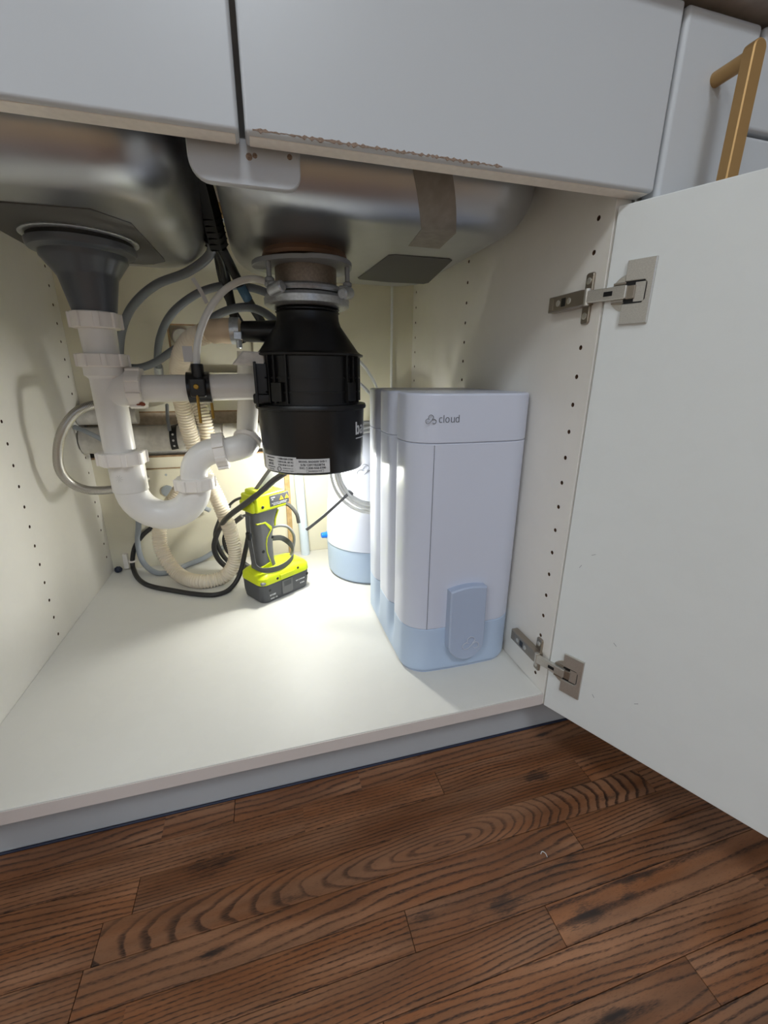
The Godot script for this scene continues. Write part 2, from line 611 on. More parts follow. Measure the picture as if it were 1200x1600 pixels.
func ceiling_lamps(energy: float) -> void:
	for k in 2:
		var at := V(-1.35 + 1.7 * k, 2.3, 1.9)
		var t := thing("ceiling_light", ["white square ceiling light panel, the left one of two", "white square ceiling light panel, the right one of two"][k], "ceiling light", at)
		var f := Soup.new()
		for s in [-1.0, 1.0]:
			f.rbox(V(s * 0.31, -0.015, 0), V(0.02, 0.03, 0.64), 0.003)
			f.rbox(V(0, -0.015, s * 0.31), V(0.6, 0.03, 0.02), 0.003)
		part(t, "frame", f, M.ceiling, 38, true)
		part(t, "diffuser", Soup.new().rbox(V(0, -0.008, 0), V(0.6, 0.012, 0.6), 0.002), M.panel_glow, 38, true)
		var l := AreaLight3D.new()
		l.name = "lamp"
		l.area_size = Vector2(0.58, 0.58)
		l.light_energy = energy
		l.light_color = srgb(236, 246, 255)
		l.area_range = 8.0
		l.area_attenuation = 2.0
		l.shadow_enabled = true
		t.add_child(l)
		l.position = V(0, -0.02, 0)
		l.rotation.x = -PI / 2

func room() -> void:
	struct("wall_back", Soup.new().rbox(V(0.5, 1.09, -0.75), V(5.0, 2.42, 0.1), 0.001), M.wall)
	struct("wall_left", Soup.new().rbox(V(-2.05, 1.09, 1.2), V(0.1, 2.42, 4.0), 0.001), M.wall)
	struct("wall_right", Soup.new().rbox(V(3.05, 1.09, 1.2), V(0.1, 2.42, 4.0), 0.001), M.wall)
	struct("ceiling", Soup.new().rbox(V(0.5, 2.35, 1.2), V(5.2, 0.1, 4.0), 0.001), M.ceiling)
	# the wall behind the camera has the window
	var f := Soup.new()
	f.rbox(V(-1.0, 1.09, 3.15), V(2.2, 2.42, 0.1), 0.001)
	f.rbox(V(2.3, 1.09, 3.15), V(1.6, 2.42, 0.1), 0.001)
	f.rbox(V(0.8, 0.34, 3.15), V(1.4, 0.92, 0.1), 0.001)
	f.rbox(V(0.8, 2.1, 3.15), V(1.4, 0.4, 0.1), 0.001)
	struct("wall_front", f, M.wall)
	var w := Soup.new()
	for s in [-1.0, 1.0]:
		w.rbox(V(0.8 + s * 0.675, 1.35, 3.12), V(0.05, 1.1, 0.06), 0.004)
		w.rbox(V(0.8, 1.35 + s * 0.525, 3.12), V(1.3, 0.05, 0.06), 0.004)
	w.rbox(V(0.8, 1.35, 3.12), V(0.04, 1.0, 0.05), 0.004)
	var win := struct("window_1", w, M.front)
	part(win, "pane", Soup.new().rbox(V(0.475, 1.35, 3.12), V(0.6, 1.0, 0.005), 0.0005), M.glass)
	part(win, "pane", Soup.new().rbox(V(1.125, 1.35, 3.12), V(0.6, 1.0, 0.005), 0.0005), M.glass)

func floor_planks() -> void:
	var base := struct("floor", Soup.new().rbox(V(0.5, FY - 0.03, 1.2), V(5.0, 0.04, 4.0), 0.001), M.raw)
	var rng := RandomNumberGenerator.new()
	rng.seed = 7
	var pitch := 0.0372
	var joints := {0: [0.183, 0.775], 1: [0.156, 0.852], 2: [0.700], 3: [0.467], 4: [0.617], -1: [0.563]}
	var cells := {0: 0, 1: 1, 2: 0, 3: 2, 4: 4, -1: 5}
	for r in range(-2, 16):
		var z0 := 0.0205 + pitch * r
		var cuts := [-0.75]
		if joints.has(r):
			if joints[r][0] > 0.5: cuts.append(joints[r][0] - 0.55)
			cuts.append_array(joints[r])
		while cuts[-1] < 1.5: cuts.append(minf(1.5, cuts[-1] + rng.randf_range(0.38, 0.62)))
		for k in cuts.size() - 1:
			var x0: float = cuts[k]
			var x1: float = cuts[k + 1]
			if x1 - x0 < 0.02: continue
			var s := Soup.new()
			var dy := rng.randf_range(-0.0003, 0.0002)
			s.rbox(V((x0 + x1) / 2, FY - 0.005 + dy, z0 + pitch / 2), V(x1 - x0 - 0.0005, 0.01, pitch - 0.0005), 0.0006, Transform3D.IDENTITY, 1)
			var cell: int = [5, 6, 7, 8, 9, 4][rng.randi_range(0, 5)]
			var u0 := rng.randf()
			# the boards whose figure shows: the nested ovals, and the smoky knots
			var known := {"0 0.183": 1, "1 0.156": 0, "3 0.467": 2, "4 0.617": 3}
			var key := "%d %.3f" % [r, x0]
			if known.has(key):
				cell = known[key]; u0 = 0.0
			elif r == 3 and x1 < 0.5:
				cell = 4
			for i in s.v.size():
				var p := s.v[i]
				s.uv[i] = Vector2(u0 + (p.x - x0) / 0.75, (cell + clampf((p.z - z0) / pitch, 0.02, 0.98)) / 10.0)
			part(base, "plank", s, M.oak)
	# the dark gap under the toe kick
	struct("trim_1", Soup.new().rbox(V(0.28, FY + 0.0015, -0.0498), V(1.9, 0.003, 0.003), 0.001), M.navy)

func cabinet() -> void:
	var t := thing("sink_cabinet", "white open sink base cabinet with drilled side panels and cream back", "cabinet", V(0.36, FY, -0.3))
	var h := Soup.new()
	var s := Soup.new()
	holed_panel(s, h, 0.0, -0.018, -0.018, 0.7505, ZB, 0.0, [[-0.3217, 0.6249, 20], [-0.586, 0.6201, 19], [-0.023, 0.6241, 20]])
	part(t, "side_panel", s, M.melamine)
	s = Soup.new()
	holed_panel(s, h, W, 0.018, -0.018, 0.7505, ZB, 0.0, [[-0.0228, 0.5952, 19], [-0.3297, 0.6203, 19], [-0.5924, 0.6151, 19]])
	part(t, "side_panel", s, M.melamine)
	part(t, "shelf_pin_hole", h, M.hole).set_meta("kind", "stuff")
	s = Soup.new().rbox(V(W / 2, -0.009, ZB / 2 - 0.0005), V(W - 0.0004, 0.018, -ZB - 0.001), 0.0008)
	var bp := part(t, "bottom_panel", s, M.shelf)
	part(bp, "edge_band", Soup.new().rbox(V(W / 2, -0.0093, 0.0002), V(W - 0.0004, 0.0174, 0.001), 0.0003), M.edge)
	part(t, "toe_kick", Soup.new().rbox(V(0.28, -0.0675, -0.059), V(1.9, 0.097, 0.015), 0.001), M.toe)
	# back panel round its two cut-outs
	s = Soup.new()
	var zc := ZB - 0.003
	for r in [[0.0, 0.0, W, 0.2585], [0.36, 0.2585, W, 0.438], [0.0, 0.358, 0.36, 0.438], [0.0, 0.438, 0.184, 0.5335], [0.352, 0.438, W, 0.5335], [0.0, 0.5335, W, 0.721]]:
		s.rbox(V((r[0] + r[2]) / 2, (r[1] + r[3]) / 2, zc), V(r[2] - r[0], r[3] - r[1], 0.006), 0.0002, Transform3D.IDENTITY, 1)
	var back := part(t, "back_panel", s, M.cream)
	s = Soup.new()
	for r in [[0.0, 0.2585, 0.36, 0.262], [0.0, 0.355, 0.36, 0.358], [0.184, 0.438, 0.1865, 0.5335], [0.184, 0.531, 0.352, 0.5335]]:
		s.rbox(V((r[0] + r[2]) / 2, (r[1] + r[3]) / 2, zc - 0.0025), V(r[2] - r[0], r[3] - r[1], 0.009), 0.0003, Transform3D.IDENTITY, 1)
	part(back, "raw_edge", s, M.raw)
	part(t, "inner_backing", Soup.new().rbox(V(0.27, 0.49, -0.634), V(0.19, 0.12, 0.006), 0.001), M.cream)
	part(t, "wall_cleat", Soup.new().rbox(V(0.18, 0.343, -0.636), V(0.36, 0.03, 0.02), 0.001), speckled(srgb(206, 188, 162), 0.15, 0.8, 12.0, 0.02, 71))
	part(t, "inner_backing", Soup.new().rbox(V(0.18, 0.31, -0.66), V(0.38, 0.13, 0.006), 0.001), M.pvc_old)
	part(t, "back_rail", Soup.new().rbox(V(W / 2, 0.7395, -0.602), V(W - 0.001, 0.022, 0.018), 0.001), M.tan_wood)
	part(t, "batten", Soup.new().rbox(V(0.405, 0.17, -0.606), V(0.012, 0.34, 0.006), 0.001), M.tan_wood)
	# false drawer fronts with softened edges
	for k in 2:
		var x0: float = [-0.0215, 0.3636][k]
		var x1: float = [0.3594, 0.7408][k]
		var d := part(t, "drawer_front", Soup.new().rbox(V((x0 + x1) / 2, 0.676, 0.0115), V(x1 - x0, 0.141, 0.022), 0.003, Transform3D.IDENTITY, 4), M.front)
		part(d, "lower_edge", Soup.new().rbox(V((x0 + x1) / 2, 0.6056, 0.0105), V(x1 - x0 - 0.006, 0.0012, 0.0155), 0.0004), M.front_low)
	# worn, swollen lower edge of the right front
	s = Soup.new()
	var rng := RandomNumberGenerator.new()
	rng.seed = 3
	var rows := []
	for k in 110:
		var hgt := rng.randf_range(0.0002, 0.0007) + (0.0008 if rng.randf() < 0.3 else 0.0)
		var yc := 0.6078 + rng.randf_range(-0.0004, 0.0004)
		var x := 0.369 + k * 0.0019
		rows.append(PackedVector3Array([V(x, yc - hgt, 0.0210), V(x, yc - hgt, 0.02255), V(x, yc + hgt, 0.02275), V(x, yc + hgt, 0.0210)]))
	s.rings(rows)
	part(t, "worn_edge", s, M.grime)
	# white plate behind the gap between the fronts
	var cs := part(t, "centre_plate", Soup.new().prism(rounded_poly(0.3192, 0.5812, 0.4058, 0.613, [0.016, 0.012, 0.0, 0.0]), -0.0105, -0.0045, 0.0008), M.front)
	for q in [[0.3655, 0.6012, 0.0030], [0.3700, 0.6024, 0.0022], [0.3975, 0.6046, 0.0024]]:
		part(cs, "rust_spot", Soup.new().lathe([Vector2(q[2], 0.0), Vector2(q[2] * 0.6, 0.0004)], along(V(q[0], q[1], -0.0046), V(0, 0, 1)), 9), M.grime)
	door(t, 1.0)
	door(t, -1.0)

func door(t: Node3D, side: float) -> void:
	# side 1: the right door seen from inside; side -1: its mirror image, swung out of view on the left
	var a := 1.1118
	var u := V(cos(a) * side, 0, sin(a))
	var n := V(-u.z * side, 0, u.x * side)   # out of the inner face, towards the cabinet opening
	var o := V(W if side > 0.0 else 0.0, 0, 0.0035)
	var xf := Transform3D(Basis(u, Vector3.UP, n), o)
	var d := part(t, "door", Soup.new().rbox(V(0.19, 0.2906, -0.0095), V(0.38, 0.6148, 0.019), 0.0012, xf), M.door)
	if side > 0.0:
		for q in [[0.02, 0.21, 1.1], [0.033, 0.23, 0.5], [0.075, 0.125, -0.7], [0.062, 0.04, -0.9], [0.11, 0.06, 0.6]]:
			part(d, "scratch", Soup.new().rbox(V(0, 0, 0), V(0.005, 0.0004, 0.0003), 0.0001, xf * Transform3D(Basis(Vector3.BACK, q[2]), V(q[0], q[1], 0.0001)), 1), M.logo)
		for k in 2: hinge(t, xf, [0.5175, 0.0535][k])

func hinge(t: Node3D, xf: Transform3D, y: float) -> void:
	var metal: StandardMaterial3D = M.hinge
	var p := Soup.new()
	# screw-on plate: two wings above and below the arm
	for s in [-1.0, 1.0]:
		p.prism(rounded_poly(-0.0265, minf(s * 0.026, 0.0), -0.0145, maxf(s * 0.026, 0.0), ([0.003, 0.003, 0.0, 0.0] if s < 0 else [0.0, 0.0, 0.003, 0.003])), 0.0, 0.0028, 0.0008, Transform3D(Basis(V(0, 0, 1), Vector3.UP, V(-1, 0, 0)), V(W, y, 0)))
	var h := part(t, "hinge", p, M.hinge_dark)
	for s in [-1.0, 1.0]:
		part(h, "screw", Soup.new().lathe([Vector2(0.0036, 0), Vector2(0.0036, 0.0008), Vector2(0.0024, 0.0012)], along(V(W - 0.0028, y + s * 0.0175, -0.0205), V(-1, 0, 0)), 14), M.hinge)
	for q in [-0.0575, -0.0385]:
		part(h, "screw", Soup.new().lathe([Vector2(0.0034, 0), Vector2(0.0034, 0.0007), Vector2(0.0022, 0.0012)], along(V(W - 0.0118, y, q), V(-1, 0, 0)), 14), M.hinge)
	# arm, a folded channel lying on the plate
	var arm := Soup.new()
	var ax := Transform3D(Basis(V(0, 0, 1), Vector3.UP, V(-1, 0, 0)), V(W, y, 0))
	arm.prism(PackedVector2Array([Vector2(-0.076, -0.0085), Vector2(-0.02, -0.0085), Vector2(-0.011, -0.0075), Vector2(-0.011, 0.0075), Vector2(-0.02, 0.0085), Vector2(-0.076, 0.0085)]), 0.0015, 0.0122, 0.0012, ax)
	for q in 3: arm.rbox(V(-0.073 + q * 0.003, 0, 0.0123), V(0.0008, 0.012, 0.0006), 0.0002, ax, 1)
	part(h, "arm", arm, M.hinge_dark)
	part(h, "slot", Soup.new().rbox(V(-0.048, 0, 0.0122), V(0.0075, 0.009, 0.0006), 0.0002, ax, 1), M.black)
	# link from the arm into the cup
	var a := V(W - 0.0095, y, -0.0125)
	var b := xf * V(0.021, y, 0.004)
	var dirv := (b - a)
	var lx := Transform3D(Basis(dirv.normalized(), Vector3.UP, dirv.normalized().cross(Vector3.UP)), (a + b) / 2)
	var l := Soup.new().rbox(Vector3.ZERO, V(dirv.length() + 0.004, 0.0125, 0.0055), 0.0012, lx)
	l.lathe([Vector2(0.0028, -0.0085), Vector2(0.0032, -0.008), Vector2(0.0032, 0.008), Vector2(0.0028, 0.0085)], along(a, Vector3.UP), 12)
	part(h, "link", l, metal)
	part(h, "slot", Soup.new().rbox(V(0.004, 0, 0.003), V(0.009, 0.0045, 0.0006), 0.0002, lx, 1).rbox(V(0.004, 0, -0.003), V(0.009, 0.0045, 0.0006), 0.0002, lx, 1), M.black)
	# cup flange let into the door
	var yy := y - 0.0005
	var cup := Soup.new()
	cup.lathe([Vector2(0.0176, 0.0), Vector2(0.0176, 0.0008), Vector2(0.0168, 0.0012)], xf * along(V(0.0232, yy, 0), V(0, 0, 1)), 36)
	part(h, "cup", cup, metal)
	var fl := Soup.new()
	fl.prism(PackedVector2Array([Vector2(0.0192, yy - 0.0295), Vector2(0.0455, yy - 0.0295), Vector2(0.0455, yy + 0.0295), Vector2(0.0192, yy + 0.0295), Vector2(0.0192, yy + 0.0105), Vector2(0.0375, yy + 0.0105), Vector2(0.0400, yy + 0.0075), Vector2(0.0400, yy - 0.0075), Vector2(0.0375, yy - 0.0105), Vector2(0.0192, yy - 0.0105)]), 0.0005, 0.0034, 0.0006, xf)
	part(h, "flange", fl, metal)
	part(h, "gap", Soup.new().rbox(V(0.0300, yy, 0.0010), V(0.0215, 0.0222, 0.0010), 0.0003, xf, 1), M.black)
	part(h, "cup_floor", Soup.new().rbox(V(0.0340, yy, 0.0014), V(0.0095, 0.0180, 0.0012), 0.0003, xf, 1), metal)
	var yk := Soup.new()
	yk.rbox(V(0.0262, yy, 0.003), V(0.008, 0.0125, 0.003), 0.0008, xf)
	yk.rbox(V(0.0145, yy + 0.009, 0.002), V(0.012, 0.002, 0.003), 0.0006, xf)
	yk.rbox(V(0.0145, yy - 0.009, 0.002), V(0.012, 0.002, 0.003), 0.0006, xf)
	part(h, "yoke", yk, M.hinge_dark)

func side_cabinets() -> void:
	var t := thing("narrow_cabinet", "narrow white cabinet with brass bar handle right of the open door", "cabinet", V(0.788, FY, -0.3))
	part(t, "body", Soup.new().rbox(V(0.7885, 0.366, -0.306), V(0.0895, 0.768, 0.606), 0.001), M.melamine)
	var d := part(t, "door", Soup.new().rbox(V(0.789, 0.37, 0.0115), V(0.089, 0.753, 0.022), 0.005, Transform3D.IDENTITY, 4), M.front)
	var h := Soup.new()
	var bar := rounded_poly(0.7815, 0.46, 0.7955, 0.708, [0.0069, 0.0069, 0.0069, 0.0069])
	h.prism(bar, 0.051, 0.061, 0.001)
	for y in [0.470, 0.6985]:
		h.lathe([Vector2(0.0062, 0.0), Vector2(0.0062, 0.032)], along(V(0.7885, y, 0.0222), V(0, 0, 1)), 20)
	part(d, "handle", h, M.brass, 38, false, "brass bar handle")
	t = thing("base_cabinet", "white base cabinet left of the sink cabinet with one drawer and door", "cabinet", V(-0.325, FY, -0.3))
	part(t, "body", Soup.new().rbox(V(-0.325, 0.366, -0.306), V(0.60, 0.766, 0.606), 0.001), M.melamine)
	part(t, "drawer_front", Soup.new().rbox(V(-0.331, 0.676, 0.0115), V(0.588, 0.141, 0.022), 0.003, Transform3D.IDENTITY, 4), M.front)
	part(t, "door", Soup.new().rbox(V(-0.331, 0.2906, 0.0115), V(0.588, 0.6148, 0.022), 0.003, Transform3D.IDENTITY, 4), M.front)
	t = thing("drawer_cabinet", "white drawer cabinet at the right edge, beyond the narrow cabinet", "cabinet", V(1.04, FY, -0.3))
	part(t, "body", Soup.new().rbox(V(1.04, 0.366, -0.306), V(0.40, 0.768, 0.606), 0.001), M.melamine)
	for q in [[0.667, 0.7465], [0.34, 0.6635], [-0.012, 0.3365]]:
		part(t, "drawer_front", Soup.new().rbox(V(1.038, (q[0] + q[1]) / 2, 0.0115), V(0.403, q[1] - q[0], 0.022), 0.004, Transform3D.IDENTITY, 4), M.front)

func bowl_ring(x0: float, x1: float, z0: float, z1: float, y: float, r: float) -> PackedVector3Array:
	var o := PackedVector3Array()
	for p in rounded_poly(x0, z0, x1, z1, [r, r, r, r], 9): o.append(V(p.x, y, p.y))
	return o

func bowl(x0: float, x1: float, z0: float, z1: float, yb: float, fil: float, cr: float) -> Soup:
	# outside of a pressed bowl: slightly drafted walls, rolled bottom edge, flat bottom; the inside follows 1.2 mm within
	var rows := []
	for layer in 2:
		var th := -0.0012 * layer
		var ring_list := []
		ring_list.append([0.751, 0.0])
		ring_list.append([0.70, 0.001])
		ring_list.append([yb + fil, 0.004])
		for i in range(1, 11):
			var a := PI / 2 * i / 10
			ring_list.append([yb + fil - sin(a) * fil, 0.004 + (1.0 - cos(a)) * fil])
		ring_list.append([yb, 0.004 + fil + 0.03])
		if layer == 1: ring_list.reverse()
		for q in ring_list:
			var ins: float = q[1] - th
			rows.append(bowl_ring(x0 + ins, x1 - ins, z0 + ins, z1 - ins, q[0] - th * (1.0 if q[0] < 0.75 else 0.0), maxf(cr - ins * 0.75, 0.02)))
		if layer == 0:
			# the flat bottom: close the outside towards its centre
			rows.append(bowl_ring((x0 + x1) / 2 - 0.02, (x0 + x1) / 2 + 0.02, (z0 + z1) / 2 - 0.02, (z0 + z1) / 2 + 0.02, yb - 0.0006, 0.012))
		else:
			pass
	var outer := rows.slice(0, 15)
	return Soup.new().rings(outer, true, false, true)

func counter_and_sink() -> void:
	var top := CSGBox3D.new()
	top.size = V(4.6, 0.03, 0.685)
	top.position = V(0.5, 0.767, -0.3025)
	top.material = M.counter
	for b in [[0.06, 0.30], [0.33, 0.695]]:
		var cut := CSGBox3D.new()
		cut.operation = CSGShape3D.OPERATION_SUBTRACTION
		cut.size = V(b[1] - b[0], 0.1, 0.40)
		cut.position = V((b[0] + b[1]) / 2 - 0.5, 0, 0.03)
		top.add_child(cut)
	top.name = "countertop"
	add_child(top)
	tag(top, "grey brown countertop slab overhanging the white drawer fronts, top right corner", "countertop")
	var t := thing("sink", "double bowl stainless steel sink seen from below under the countertop", "sink", V(0.38, 0.597, -0.27))
	var lb := part(t, "bowl", bowl(0.050, 0.3035, -0.472, -0.062, 0.598, 0.05, 0.075), M.steel, 60)
	var rb := part(t, "bowl", bowl(0.3245, 0.7045, -0.503, -0.066, 0.598, 0.05, 0.075), M.steel, 60)
	# sound-deadening pads
	part(lb, "pad", Soup.new().prism(PackedVector2Array([Vector2(0.085, 0.165), Vector2(0.205, 0.158), Vector2(0.2335, 0.195), Vector2(0.2375, 0.355), Vector2(0.236, 0.372), Vector2(0.215, 0.395), Vector2(0.20, 0.401), Vector2(0.088, 0.401), Vector2(0.075, 0.39), Vector2(0.075, 0.18)]), 0.0, 0.0018, 0.0004, Transform3D(Basis(V(1, 0, 0), V(0, 0, -1), V(0, -1, 0)), V(0, 0.5985, 0))), M.pad)
	part(rb, "pad", Soup.new().prism(PackedVector2Array([Vector2(0.549, 0.236), Vector2(0.558, 0.231), Vector2(0.640, 0.2315), Vector2(0.6475, 0.238), Vector2(0.672, 0.395), Vector2(0.667, 0.408), Vector2(0.600, 0.413), Vector2(0.544, 0.405), Vector2(0.5395, 0.396)]), 0.0, 0.0018, 0.0004, Transform3D(Basis(V(1, 0, 0), V(0, 0, -1), V(0, -1, 0)), V(0, 0.5985, 0))), M.pad)
	# old strip of tape following the front roll of the right bowl
	var rows := []
	var path := [Vector2(-0.0672, 0.70), Vector2(-0.0698, 0.648)]
	for i in range(1, 11):
		var a := PI / 2 * i / 10
		path.append(Vector2(-0.070 - (1.0 - cos(a)) * 0.05, 0.648 - sin(a) * 0.05))
	path.append(Vector2(-0.155, 0.598))
	path.append(Vector2(-0.187, 0.598))
	for k in path.size():
		var f := float(k) / (path.size() - 1)
		var xa := lerpf(0.517, 0.562, f)
		var g: Vector2 = path[mini(k + 1, path.size() - 1)] - path[maxi(k - 1, 0)]
		var nn := Vector2(-g.y, g.x).normalized()
		if nn.y > 0.0 or (absf(nn.y) < 0.01 and nn.x < 0.0): nn = -nn
		var p: Vector2 = path[k] + nn * 0.0007
		var q: Vector2 = path[k] - nn * 0.0004
		var w := 0.044
		rows.append(PackedVector3Array([V(xa, p.y, p.x), V(xa + w, p.y, p.x), V(xa + w, q.y, q.x), V(xa, q.y, q.x)]))
	part(rb, "tape_strip", Soup.new().rings(rows), M.tape)

# ---------------------------------------------------------------- the white water filter
func fz(x: float) -> float:
	var q := (x - 0.628) / 0.09
	return -0.0830 - 0.004 * q * q

func cloud_outline(inset: float, gs := 1.0) -> Array:
	var o := []
	# front, left to right
	for i in 13:
		var x := lerpf(0.578, 0.678, i / 12.0)
		o.append(Vector2(x, fz(x)))
	for i in range(1, 9):
		var a := PI / 2 - PI / 2 * i / 9.0
		o.append(Vector2(0.678 + cos(a) * 0.040, fz(0.678) - 0.04 + sin(a) * 0.04))
	o.append(Vector2(0.718, -0.16))
	o.append(Vector2(0.718, -0.24))
	for i in 7:
		var a := -PI / 2 * i / 6.0
		o.append(Vector2(0.688 + cos(a) * 0.03, -0.297 + sin(a) * 0.03))
	o.append(Vector2(0.62, -0.327))
	for i in 7:
		var a := -PI / 2 - PI / 2 * i / 6.0
		o.append(Vector2(0.563 + cos(a) * 0.025, -0.302 + sin(a) * 0.025))
	# the left side: three soft lobes with two grooves
	for i in 29:
		var z := lerpf(-0.298, -0.128, i / 28.0)
		var g := 0.010 * exp(-pow((z + 0.248) / 0.011, 2)) + 0.010 * exp(-pow((z + 0.166) / 0.011, 2))
		o.append(Vector2(0.538 + g * gs + 0.0015 * sin((z + 0.128) * 12.0), z))
	for i in range(1, 9):
		var a := PI - PI / 2 * i / 9.0
		o.append(Vector2(0.578 + cos(a) * 0.040, fz(0.578) - 0.04 + sin(a) * 0.04))
	var r := []
	var n := o.size()
	for i in n:
		var d: Vector2 = (o[(i + 1) % n] - o[(i + n - 1) % n]).normalized()
		r.append(o[i] + Vector2(d.y, -d.x) * inset)
	return r

func cloud_slice(s: Soup, levels: Array) -> void:
	var rows := []
	for l in levels:
		var ring := PackedVector3Array()
		for p in cloud_outline(l[1], l[2] if l.size() > 2 else 1.0): ring.append(V(p.x, l[0], p.y))
		rows.append(ring)
	s.rings(rows)

func emblem(at: Vector3, k: float, r: float, flat: bool) -> Soup:
	var s := Soup.new()
	for path in [[[483, 225], [473, 221], [461, 228], [460, 240], [470, 249], [483, 245], [494, 234], [503, 226], [513, 223], [524, 231], [523, 244], [512, 249], [503, 245]], [[476, 219], [479, 205], [490, 198], [502, 202], [508, 211], [506, 217], [498, 225]]]:
		var pts := []
		for q in path:
			var x: float = at.x + (q[0] - 492.0) * k
			pts.append(V(x, at.y - (q[1] - 223.0) * k, at.z if flat else fz(x) + 0.0002))
		s.tube(spline(pts, 0.0008), r, 6)
	return s

func cloud_unit() -> void:
	var t := thing("water_filter", "tall white and pale blue countertop style water filter with grooved left side", "water filter", V(0.628, 0, -0.2))
	t.set_meta("label", "tall white water filter with pale blue base and tab, against the right panel")
	var s := Soup.new()
	cloud_slice(s, [[0.0775, 0.0012], [0.0783, 0.0004], [0.079, 0.0], [0.3505, 0.0], [0.3515, 0.0004], [0.352, 0.0014]])
	part(t, "body", s, M.cloud_white, 50)
	s = Soup.new()
	cloud_slice(s, [[0.3523, 0.0014], [0.353, 0.0004], [0.354, 0.0], [0.4115, 0.0], [0.4135, 0.0006], [0.4145, 0.0025], [0.4145, 0.006]])
	var lid := part(t, "lid", s, M.cloud_white, 50)
	s = Soup.new()
	cloud_slice(s, [[0.0035, 0.003, 0.0], [0.005, 0.0012, 0.0], [0.008, 0.0, 0.0], [0.016, 0.0, 0.12], [0.028, 0.0, 0.42], [0.042, 0.0, 0.8], [0.056, 0.0, 1.0], [0.076, 0.0, 1.0], [0.0772, 0.0006, 1.0], [0.0774, 0.0014, 1.0]])
	part(t, "base", s, M.cloud_blue, 50)
	s = Soup.new()
	cloud_slice(s, [[0.0, 0.004, 0.0], [0.0036, 0.004, 0.0]])
	part(t, "foot", s, M.cloud_tab, 50)
	part(t, "seam", Soup.new().rbox(V(0.5690, 0.2145, fz(0.569) - 0.0006), V(0.0005, 0.272, 0.0016), 0.0001, Transform3D.IDENTITY, 1), M.logo)
	part(t, "seam", Soup.new().rbox(V(0.7115, 0.2145, -0.1045), V(0.0005, 0.272, 0.0016), 0.0001, Transform3D.IDENTITY, 1), M.cloud_tab)
	part(lid, "emblem", emblem(V(0.5625, 0.3835, 0), 0.00021, 0.00042, false), M.logo)
	s = Soup.new()
	var word := lettering("cloud", 0.0275)
	for p in word.v: s.v.append(V(p.x + 0.5868, p.y + 0.3836, p.z + fz(p.x + 0.5868) + 0.0003))
	s.uv = word.uv
	part(lid, "lettering", s, M.logo)
	# the tab (spigot cover) on the front, with a rounded lower end
	var tx := Transform3D(Basis(Vector3.RIGHT, -0.035), V(0, 0, -0.079))
	var poly := PackedVector2Array()
	for i in 15:
		var a := PI + PI * i / 14.0
		poly.append(Vector2(0.6265 + cos(a) * 0.0285, 0.0565 + sin(a) * 0.0285))
	for i in 7:
		var x := lerpf(0.655, 0.598, i / 6.0)
		poly.append(Vector2(x, 0.1425 + 0.004 * sin(PI * i / 6.0) + 0.002 * (1.0 - i / 6.0)))
	s = Soup.new().prism(poly, -0.006, 0.0145, 0.002, tx)
	var tab := part(t, "spigot_tab", s, M.cloud_tab)
	part(tab, "emblem", emblem(V(0.632, 0.058, -0.0648), 0.00040, 0.0005, true), M.logo_pale)

